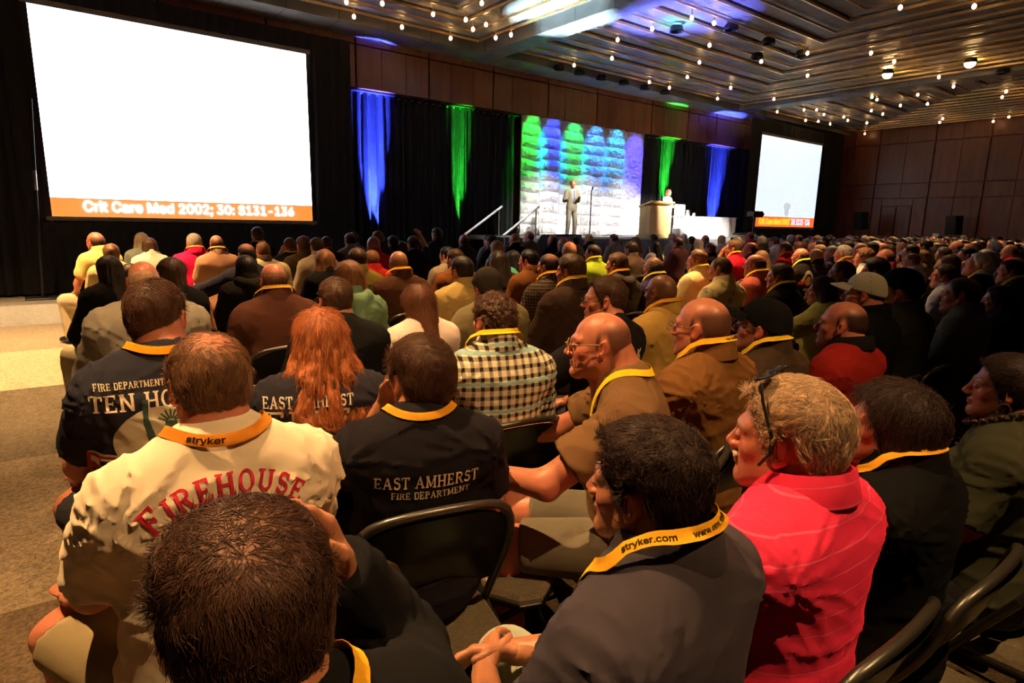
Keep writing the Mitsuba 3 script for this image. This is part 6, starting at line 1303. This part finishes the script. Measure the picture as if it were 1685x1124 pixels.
# ---------------------------------------------------------------- the rest of the audience, further back and to the right
LOOKS = [('short', 'dark', 'm', 'dark haired'), ('short', 'black', 'm', 'black haired'), ('buzz', 'brown', 'm', 'crop haired'), ('fringe', 'dark', 'm', 'balding'), ('short', 'grey', 'm', 'grey haired'), ('short', 'white', 'm', 'white haired'), ('bob', 'brown', 'f', 'brown bobbed'), ('long', 'dark', 'f', 'long haired'), ('none', 'dark', 'm', 'bald'), ('bob', 'blond', 'f', 'blond')]
TOPS = [('shirt', (.03, .028, .03), 'dark'), ('jacket', (.018, .018, .022), 'black'), ('polo', (.05, .04, .09), 'navy'), ('tshirt', (.10, .07, .05), 'brown'), ('shirt', (.45, .43, .42), 'pale'), ('polo', (.45, .02, .03), 'red'), ('shirt', (.16, .17, .20), 'grey')]
FILL = [
    (10.50, 2.95, 1.258, 1, 2, 'in the back rows before the loudspeakers'),
    (11.09, 2.88, 1.226, 4, 4, 'in the back rows at the right edge'),
    (12.15, 2.85, 1.302, 3, 5, 'in the back rows at the right edge'),
    (12.72, 2.89, 1.204, 0, 1, 'near the woman with brown hair'),
    (13.87, 2.99, 1.219, 6, 3, 'near the woman with brown hair'),
    (14.36, 2.93, 1.270, 0, 2, 'near the woman with brown hair'),
    (14.91, 2.99, 1.226, 3, 0, 'near the woman with brown hair'),
    (15.53, 2.88, 1.197, 6, 3, 'near the woman with short auburn hair behind bald'),
    (10.46, 3.65, 1.269, 1, 4, 'in the back rows before the loudspeakers'),
    (12.12, 3.74, 1.222, 6, 3, 'in the back rows before the loudspeakers'),
    (12.71, 3.74, 1.321, 3, 0, 'in the back rows before the loudspeakers'),
    (13.23, 3.72, 1.282, 3, 3, 'in the back rows before the loudspeakers'),
    (13.84, 3.76, 1.120, 7, 5, 'in the back rows at the right edge'),
    (14.41, 3.63, 1.311, 5, 6, 'in the back rows at the right edge'),
    (14.99, 3.77, 1.237, 5, 3, 'near the woman with short auburn hair behind bald'),
    (15.50, 3.74, 1.202, 6, 3, 'near the dark haired man in light blue shirt'),
    (16.10, 3.65, 1.203, 2, 5, 'in the back rows at the right edge'),
    (16.69, 3.66, 1.226, 5, 3, 'near the white haired man under the middle'),
    (17.73, 3.76, 1.260, 4, 3, 'in the back rows at the right edge'),
    (18.31, 3.63, 1.214, 3, 1, 'in the back rows at the right edge'),
    (18.90, 3.75, 1.265, 0, 2, 'near the white haired man under the middle'),
    (19.49, 3.67, 1.214, 0, 1, 'near the white haired man under the middle'),
    (9.89, 4.55, 1.212, 4, 2, 'in the back rows below the right screen'),
    (10.53, 4.40, 1.271, 3, 1, 'in the back rows before the loudspeakers'),
    (11.05, 4.45, 1.275, 0, 0, 'in the back rows before the loudspeakers'),
    (11.60, 4.50, 1.262, 8, 3, 'in the back rows before the loudspeakers'),
    (12.73, 4.56, 1.085, 7, 3, 'near the woman with brown hair'),
    (13.28, 4.44, 1.297, 1, 0, 'in the back rows before the loudspeakers'),
    (13.87, 4.44, 1.184, 7, 1, 'in the back rows before the loudspeakers'),
    (14.36, 4.45, 1.221, 7, 3, 'near the woman with short auburn hair behind bald'),
    (15.52, 4.40, 1.239, 7, 4, 'in the back rows before the loudspeakers'),
    (16.13, 4.43, 1.185, 9, 1, 'in the back rows before the loudspeakers'),
    (16.69, 4.54, 1.259, 3, 0, 'near the white haired man under the middle'),
    (17.72, 4.50, 1.171, 7, 0, 'in the back rows at the right edge'),
    (18.88, 4.47, 1.280, 1, 5, 'near the white haired man under the middle'),
    (19.40, 4.44, 1.217, 1, 2, 'in the back rows at the right edge'),
    (19.99, 4.52, 1.157, 7, 3, 'in the back rows at the right edge'),
    (20.50, 4.46, 1.259, 0, 3, 'in the back rows at the right edge'),
    (21.17, 4.53, 1.186, 3, 4, 'in the back rows at the right edge'),
    (21.71, 4.53, 1.211, 9, 6, 'in the back rows at the right edge'),
    (22.29, 4.43, 1.247, 1, 5, 'near the blond woman in white shirt'),
    (23.34, 4.41, 1.285, 3, 0, 'near the blond woman in white shirt'),
    (23.93, 4.51, 1.294, 1, 1, 'in the back rows at the right edge'),
    (10.99, 5.27, 1.199, 9, 3, 'in the middle rows below the right screen'),
    (11.60, 5.24, 1.233, 1, 1, 'in the middle rows below the right screen'),
    (12.10, 5.29, 1.260, 0, 1, 'near the woman with short auburn hair behind bald'),
    (12.76, 5.18, 1.214, 8, 3, 'in the middle rows before the loudspeakers'),
    (13.29, 5.28, 1.258, 5, 1, 'in the middle rows before the loudspeakers'),
    (13.80, 5.21, 1.198, 6, 0, 'near the woman with short auburn hair behind bald'),
    (14.41, 5.21, 1.243, 8, 6, 'in the middle rows before the loudspeakers'),
    (15.54, 5.30, 1.268, 8, 0, 'in the middle rows before the loudspeakers'),
    (16.07, 5.28, 1.254, 0, 2, 'in the middle rows before the loudspeakers'),
    (16.61, 5.23, 1.181, 6, 0, 'near the white haired man under the middle'),
    (17.17, 5.26, 1.175, 1, 1, 'in the middle rows before the loudspeakers'),
    (17.71, 5.21, 1.268, 2, 1, 'near the white haired man under the middle'),
    (18.35, 5.22, 1.266, 1, 5, 'in the middle rows before the loudspeakers'),
    (18.88, 5.29, 1.216, 4, 1, 'near the white haired man under the middle'),
    (19.45, 5.19, 1.253, 1, 0, 'near the white haired man under the middle'),
    (19.94, 5.33, 1.244, 7, 0, 'in the middle rows at the right edge'),
    (21.16, 5.21, 1.231, 8, 0, 'in the middle rows at the right edge'),
    (21.73, 5.22, 1.231, 0, 0, 'near the white haired man under the middle'),
    (22.83, 5.31, 1.219, 3, 3, 'near the white haired man under the middle'),
    (23.34, 5.24, 1.193, 6, 3, 'near the white haired man under the middle'),
    (23.97, 5.23, 1.204, 4, 0, 'in the middle rows at the right edge'),
    (24.47, 5.24, 1.213, 8, 6, 'in the middle rows at the right edge'),
    (26.16, 5.26, 1.247, 8, 2, 'in the middle rows at the right edge'),
    (26.73, 5.31, 1.166, 7, 4, 'in the middle rows at the right edge'),
    (27.24, 5.34, 1.245, 0, 3, 'near the white haired man under the middle'),
    (27.82, 5.24, 1.194, 0, 3, 'near the blond woman in white shirt'),
    (28.45, 5.32, 1.199, 7, 1, 'near the white haired man under the middle'),
    (12.71, 6.11, 1.259, 0, 3, 'in the middle rows below the right screen'),
    (14.38, 6.11, 1.197, 4, 4, 'in the middle rows before the loudspeakers'),
    (14.93, 6.06, 1.202, 9, 1, 'near the woman with short auburn hair behind bald'),
    (15.56, 6.07, 1.118, 7, 4, 'near the white haired man under the middle'),
    (16.14, 6.04, 1.199, 2, 2, 'in the middle rows before the loudspeakers'),
    (16.66, 6.12, 1.184, 5, 0, 'in the middle rows before the loudspeakers'),
    (17.24, 6.01, 1.203, 0, 0, 'near the dark haired man in light blue shirt'),
    (17.78, 6.11, 1.285, 0, 0, 'near the woman with short auburn hair behind bald'),
    (18.36, 6.09, 1.245, 0, 0, 'near the blond woman in white shirt'),
    (18.85, 6.01, 1.168, 9, 1, 'near the white haired man under the middle'),
    (19.48, 5.99, 1.123, 9, 1, 'near the blond woman in white shirt'),
    (20.61, 6.04, 1.218, 0, 4, 'in the middle rows before the loudspeakers'),
    (21.14, 5.98, 1.165, 7, 4, 'near the blond woman in white shirt'),
    (21.68, 6.04, 1.168, 9, 6, 'near the white haired man under the middle'),
    (22.28, 6.09, 1.195, 9, 4, 'in the middle rows at the right edge'),
    (23.38, 5.96, 1.269, 1, 3, 'in the middle rows at the right edge'),
    (23.96, 5.98, 1.123, 7, 1, 'near the blond woman in white shirt'),
    (24.46, 6.02, 1.247, 8, 5, 'in the middle rows at the right edge'),
    (25.07, 6.05, 1.152, 6, 3, 'near the blond woman in white shirt'),
    (25.64, 6.04, 1.257, 8, 3, 'in the middle rows at the right edge'),
    (26.22, 6.01, 1.249, 0, 0, 'near the balding ginger man before the right half'),
    (26.75, 6.08, 1.155, 9, 6, 'in the middle rows at the right edge'),
    (27.86, 6.11, 1.241, 0, 1, 'near the blond woman in white shirt'),
    (28.42, 5.99, 1.190, 5, 1, 'in the middle rows at the right edge'),
    (28.91, 5.97, 1.156, 6, 3, 'near the balding ginger man before the right half'),
    (13.90, 6.82, 1.174, 8, 5, 'in the middle rows below the right screen'),
    (14.40, 6.87, 1.219, 2, 2, 'in the middle rows below the right screen'),
    (14.97, 6.78, 1.213, 4, 4, 'in the middle rows below the right screen'),
    (16.07, 6.79, 1.235, 2, 1, 'near the dark haired man in light blue shirt'),
    (16.61, 6.87, 1.266, 9, 6, 'near the dark haired man in light blue shirt'),
    (17.18, 6.89, 1.259, 0, 3, 'in the middle rows before the loudspeakers'),
    (17.78, 6.76, 1.216, 3, 2, 'in the middle rows before the loudspeakers'),
    (18.32, 6.88, 1.309, 9, 1, 'near the dark haired man in light blue shirt'),
    (18.85, 6.81, 1.266, 0, 6, 'near the white haired man under the middle'),
    (19.95, 6.88, 1.246, 0, 6, 'near the blond woman in white shirt'),
    (20.58, 6.79, 1.235, 0, 5, 'in the middle rows before the loudspeakers'),
    (21.11, 6.77, 1.223, 2, 1, 'near the blond woman in white shirt'),
    (21.62, 6.88, 1.138, 6, 2, 'in the middle rows before the loudspeakers'),
    (22.27, 6.84, 1.309, 0, 0, 'near the woman with dark brown hair'),
    (22.76, 6.79, 1.296, 1, 0, 'in the middle rows before the loudspeakers'),
    (23.36, 6.80, 1.218, 4, 1, 'near the blond woman in white shirt'),
    (23.91, 6.81, 1.312, 0, 1, 'near the balding ginger man before the right half'),
    (24.53, 6.89, 1.147, 7, 4, 'near the balding ginger man before the right half'),
    (25.09, 6.75, 1.234, 3, 1, 'in the middle rows at the right edge'),
    (25.60, 6.76, 1.246, 0, 1, 'near the dark haired man in light blue shirt'),
    (26.19, 6.78, 1.290, 1, 0, 'near the blond woman in white shirt'),
    (26.69, 6.79, 1.304, 5, 0, 'in the middle rows at the right edge'),
    (27.26, 6.75, 1.324, 1, 1, 'in the middle rows at the right edge'),
    (27.85, 6.76, 1.313, 3, 3, 'near the blond woman in white shirt'),
    (28.46, 6.79, 1.256, 0, 2, 'in the middle rows at the right edge'),
    (12.20, 7.68, 1.271, 4, 5, 'in the front rows before the stage'),
    (15.53, 7.62, 1.216, 8, 0, 'in the front rows below the right screen'),
    (16.07, 7.62, 1.232, 0, 5, 'in the front rows below the right screen'),
    (16.69, 7.61, 1.223, 7, 0, 'in the front rows below the right screen'),
    (17.20, 7.56, 1.285, 8, 2, 'near the white haired man under the middle'),
    (17.80, 7.61, 1.213, 2, 5, 'near the white haired man under the middle'),
    (18.35, 7.60, 1.187, 2, 3, 'in the front rows before the loudspeakers'),
    (18.85, 7.58, 1.224, 0, 3, 'near the balding ginger man before the right half'),
    (19.40, 7.56, 1.224, 2, 2, 'in the front rows before the loudspeakers'),
    (19.95, 7.61, 1.222, 6, 4, 'near the white haired man under the middle'),
    (20.58, 7.64, 1.259, 1, 1, 'near the white haired man under the middle'),
    (21.11, 7.54, 1.208, 0, 2, 'near the blond woman in white shirt'),
    (21.72, 7.64, 1.235, 1, 1, 'near the blond woman in white shirt'),
    (22.23, 7.59, 1.124, 6, 4, 'near the blond woman in white shirt'),
    (22.79, 7.56, 1.286, 0, 3, 'near the dark haired man in light blue shirt'),
    (23.40, 7.57, 1.303, 3, 3, 'near the balding ginger man before the right half'),
    (23.92, 7.64, 1.237, 4, 4, 'in the front rows before the loudspeakers'),
    (24.46, 7.65, 1.236, 4, 6, 'near the white haired man under the middle'),
    (25.01, 7.62, 1.189, 3, 1, 'in the front rows before the loudspeakers'),
    (26.13, 7.57, 1.225, 4, 5, 'in the front rows before the loudspeakers'),
    (26.76, 7.59, 1.287, 0, 6, 'in the front rows before the loudspeakers'),
    (27.30, 7.56, 1.255, 8, 3, 'near the white haired man under the middle'),
    (27.86, 7.54, 1.241, 4, 4, 'in the front rows at the right edge'),
    (28.39, 7.63, 1.283, 0, 1, 'in the front rows at the right edge'),
    (28.94, 7.53, 1.208, 1, 0, 'in the front rows at the right edge'),
    (6.02, 8.33, 1.254, 0, 0, 'in the front rows before the stage'),
    (13.30, 8.35, 1.278, 2, 1, 'in the front rows before the stage'),
    (13.88, 8.40, 1.371, 3, 5, 'in the front rows before the stage'),
    (16.66, 8.39, 1.203, 9, 2, 'in the front rows below the right screen'),
    (17.16, 8.43, 1.268, 3, 3, 'near the dark haired man in light blue shirt'),
    (17.80, 8.40, 1.257, 1, 2, 'in the front rows below the right screen'),
    (18.90, 8.46, 1.182, 1, 0, 'near the balding ginger man before the right half'),
    (19.94, 8.33, 1.156, 7, 0, 'near the white haired man under the middle'),
    (20.57, 8.34, 1.288, 8, 2, 'near the blond woman in white shirt'),
    (21.17, 8.39, 1.221, 0, 2, 'near the balding ginger man before the right half'),
    (21.73, 8.46, 1.187, 0, 3, 'near the woman with dark brown hair'),
    (23.41, 8.45, 1.165, 1, 4, 'near the white haired man under the middle'),
    (23.92, 8.44, 1.256, 5, 1, 'near the white haired man under the middle'),
    (24.43, 8.43, 1.298, 8, 1, 'near the white haired man under the middle'),
    (25.10, 8.31, 1.211, 4, 0, 'in the front rows before the loudspeakers'),
    (26.18, 8.37, 1.193, 6, 2, 'near the white haired man under the middle'),
    (26.68, 8.39, 1.288, 1, 0, 'near the woman with dark brown hair'),
    (27.29, 8.40, 1.269, 4, 1, 'near the balding ginger man before the right half'),
    (27.79, 8.36, 1.242, 6, 2, 'near the blond woman in white shirt'),
    (28.38, 8.33, 1.153, 9, 3, 'in the front rows before the loudspeakers'),
    (28.93, 8.31, 1.336, 5, 0, 'in the front rows before the loudspeakers'),
    (4.83, 9.24, 1.133, 6, 1, 'in the front rows before the stage'),
    (8.78, 9.24, 1.226, 1, 3, 'in the front rows before the stage'),
    (17.77, 9.17, 1.300, 3, 1, 'in the front rows below the right screen'),
    (18.30, 9.08, 1.262, 2, 3, 'in the front rows below the right screen'),
    (18.88, 9.14, 1.178, 0, 3, 'in the front rows below the right screen'),
    (19.39, 9.23, 1.246, 3, 3, 'near the woman with dark brown hair'),
    (19.96, 9.21, 1.221, 0, 0, 'in the front rows below the right screen'),
    (20.56, 9.23, 1.189, 7, 1, 'near the balding ginger man before the right half'),
    (21.13, 9.24, 1.213, 6, 4, 'near the balding ginger man before the right half'),
    (21.62, 9.22, 1.268, 0, 0, 'near the white haired person before the middle'),
    (22.20, 9.19, 1.278, 5, 1, 'near the blond woman in white shirt'),
    (22.82, 9.16, 1.253, 8, 1, 'near the blond woman in white shirt'),
    (23.34, 9.18, 1.290, 6, 4, 'near the woman with dark brown hair'),
    (23.90, 9.13, 1.272, 2, 0, 'in the front rows before the loudspeakers'),
    (24.45, 9.18, 1.227, 1, 1, 'near the balding ginger man before the right half'),
    (25.01, 9.17, 1.159, 7, 0, 'near the blond woman in white shirt'),
    (25.65, 9.10, 1.240, 4, 6, 'near the blond woman in white shirt'),
    (26.18, 9.22, 1.226, 1, 0, 'near the dark haired man in light blue shirt'),
    (26.70, 9.20, 1.310, 1, 1, 'near the woman with dark brown hair'),
    (27.26, 9.13, 1.228, 5, 5, 'in the front rows before the loudspeakers'),
    (27.82, 9.12, 1.198, 7, 1, 'near the woman with dark brown hair'),
    (28.34, 9.17, 1.198, 1, 6, 'in the front rows before the loudspeakers'),
    (28.91, 9.13, 1.253, 8, 3, 'near the blond woman in white shirt'),
    (29.47, 9.13, 1.237, 7, 3, 'in the front rows before the loudspeakers'),
    (4.32, 10.00, 1.248, 0, 6, 'near the man with dark hair and bald spot'),
    (7.12, 9.95, 1.223, 0, 6, 'near the shaved man in black by the foot'),
    (8.22, 10.02, 1.303, 3, 3, 'in the front rows before the stage'),
    (8.80, 9.94, 1.244, 3, 1, 'in the front rows before the stage'),
    (15.56, 9.91, 1.191, 7, 1, 'in the front rows before the stage'),
    (16.65, 9.92, 1.261, 5, 1, 'in the front rows below the right screen'),
    (17.19, 10.01, 1.270, 6, 1, 'in the front rows below the right screen'),
    (18.28, 9.87, 1.228, 1, 3, 'in the front rows below the right screen'),
    (18.93, 9.99, 1.269, 0, 1, 'in the front rows below the right screen'),
    (19.94, 9.88, 1.207, 1, 5, 'in the front rows below the right screen'),
    (20.55, 9.97, 1.265, 9, 5, 'in the front rows below the right screen'),
    (21.18, 9.87, 1.294, 2, 0, 'in the front rows below the right screen'),
    (22.82, 9.95, 1.268, 4, 2, 'in the front rows before the loudspeakers'),
    (23.35, 9.92, 1.146, 4, 1, 'near the woman with dark brown hair'),
    (23.97, 9.90, 1.292, 3, 6, 'in the front rows before the loudspeakers'),
    (24.51, 9.87, 1.267, 0, 0, 'near the fair haired person before the white table,'),
    (25.03, 9.97, 1.187, 1, 3, 'in the front rows before the loudspeakers'),
    (25.59, 9.94, 1.183, 8, 3, 'near the balding ginger man before the right half'),
    (26.13, 9.98, 1.250, 0, 3, 'near the white haired person before the middle'),
    (26.78, 9.87, 1.150, 7, 6, 'in the front rows before the loudspeakers'),
    (27.31, 9.99, 1.127, 6, 5, 'in the front rows before the loudspeakers'),
    (27.85, 9.98, 1.255, 2, 5, 'near the blond woman in white shirt'),
    (28.36, 9.97, 1.240, 1, 4, 'near the blond woman in white shirt'),
    (28.92, 10.01, 1.276, 3, 3, 'near the white haired person before the middle'),
]
for i, (hx, hy, hz, a, b, zone) in enumerate(FILL):
    h, hc, sx, hw = LOOKS[a]; tp, tc, tw = TOPS[b]
    person(num('person'), f'{hw} person in {tw} top {zone}', (hx, hy, hz), lod=3, sex=sx, hair=h, haircol=hc, top=tp, topcol=tc, hyaw=rnd.uniform(0, 25), skin_=rnd.choice(['fair', 'pink', 'tan', 'pink']), lanyard=True if rnd.random() < .3 and hy < 4 else None, w=rnd.choice([1., 1.1]), stubble=.25 if h == 'none' else 0., group=f'{hw} people in {tw} tops {zone}')
# ---------------------------------------------------------------- the two people on the stage
def standing(key, label, x, y, yaw, sex, jacket, trousers, hair, haircol, shirt, tie=None, arms=None, s=1.):
    labels[key] = {'label': label, 'category': 'person'}; R = rotz(math.radians(yaw)); pl = lambda P: (np.asarray(P) * s) @ R.T + V(x, y, SZ)
    A = arms or [((.25, -.03, 1.14), (.10, .26, 1.20)), ((.27, .0, 1.13), (.36, .24, 1.12))]
    tor = [ell((0, 0, .96), (.165, .115, .13), .06), ell((0, .0, 1.12), (.15, .11, .18), .06), ell((0, 0, 1.30), (.165, .112, .18), .06), cone((-.15, -.01, 1.41), (.15, -.01, 1.41), .065, None, .05), cone((0, -.01, 1.42), (0, 0, 1.55), .056, None, .03)]
    lg, sl, hd = [], [], []
    for i, sg in enumerate((-1, 1)):
        lg += [cone((sg * .09, 0, .92), (sg * .12, .03, .50), .085, .06, .03), cone((sg * .12, .03, .5), (sg * .13, -.01, .09), .058, .042, .02)]
        e, w = (V(*q) * V(sg, 1, 1) for q in A[i]); d = (w - e) / np.linalg.norm(w - e)
        sl += [cone((sg * .19, -.01, 1.40), e, .056, .048, .03), cone(e, w, .046, .034, .02)]; hd += hand_prims(w, d, V(-sg * .7, 0, .7) if i else V(0, -.2, 1), sg, 1.1)
    ft = [cone((sg * .13, -.03, .05), (sg * .15, .17, .035), .045, .036, .02) for sg in (-1, 1)]
    b = skin(tor + lg + sl + ft, .024); hp = skin(hd, .010); hv, hf = cached(('head', sex, 0., 1), lambda: skin(head_prims(sex, 0.), HEADH[1])); ho = V(0, .03, 1.64)
    c = np.tile(V(*SKIN['pink']), (len(b[0]) + len(hp[0]) + len(hv), 1))
    add(key + '__body', (pl(np.vstack([b[0], hp[0], hv + ho])), join(b, hp, (hv, hf))[1]), 'mat_skin', c)
    v, f = hair_mesh(hair, 1, sex, top=.014, side=.008, **(dict(length=.08, width=.08) if sex == 'f' else {})); add(key + '__hair', (pl(v + ho), f), 'mat_hair', HAIRC[haircol])
    front = lambda X, Y, Z, F: np.maximum(np.maximum(F, .80 - Z), -np.maximum(np.abs(X) - .012 - .075 * np.clip((Z - .98) / .45, 0, 1), -Y + .02))
    add(key + '__jacket', (lambda m: (pl(m[0]), m[1]))(skin([q for q in tor[:4]] + sl + [ell((0, 0, .90), (.175, .125, .14), .05)], .016, .016, front)), 'mat_cloth', jacket)
    add(key + '__shirt', (lambda m: (pl(m[0]), m[1]))(skin(tor[:5], .018, .006, lambda X, Y, Z, F: np.maximum(F, Z - 1.5))), 'mat_cloth', shirt)
    add(key + '__trousers', (lambda m: (pl(m[0]), m[1]))(skin([tor[0]] + lg, .02, .016)), 'mat_cloth', trousers)
    if tie:
        t = np.array([(-.02, .118, 1.45), (.02, .118, 1.45), (.035, .136, 1.08), (0, .136, 1.03), (-.035, .136, 1.08)]); add(key + '__tie', (pl(np.vstack([t, t + V(0, .006, 0)])), np.vstack([[[0, 1, 2], [0, 2, 4], [2, 3, 4]], np.array([[0, 2, 1], [0, 4, 2], [2, 4, 3]]) + 5])), 'mat_cloth', tie, smooth=False)
    for i, sg in enumerate((-1, 1)): add(key + ('__shoe' if i == 0 else '__shoe_001'), (lambda m: (pl(m[0]), m[1]))(skin([ft[i], cone((sg * .13, -.03, .05), (sg * .13, -.02, .10), .05, .05, .02)], .016, .006, lambda X, Y, Z, F: np.maximum(F, .003 - Z))), 'mat_plastic', (.03, .02, .015))
standing(num('person'), 'man in tan grey suit and tie speaking before the backdrop', 12.78, 13.6, 168, 'm', (.20, .17, .115), (.24, .21, .15), 'buzz', 'ginger', (.72, .72, .74), (.10, .10, .14), s=.94)
standing(num('person'), 'woman in pale cream jacket standing behind the lectern', 18.2, 13.85 + .5, 185, 'f', (.62, .56, .46), (.1, .09, .08), 'bob', 'ginger', (.7, .6, .5), None, [((.22, .05, 1.14), (.14, .28, 1.10)), ((.22, .05, 1.14), (.14, .28, 1.10))], s=.95)
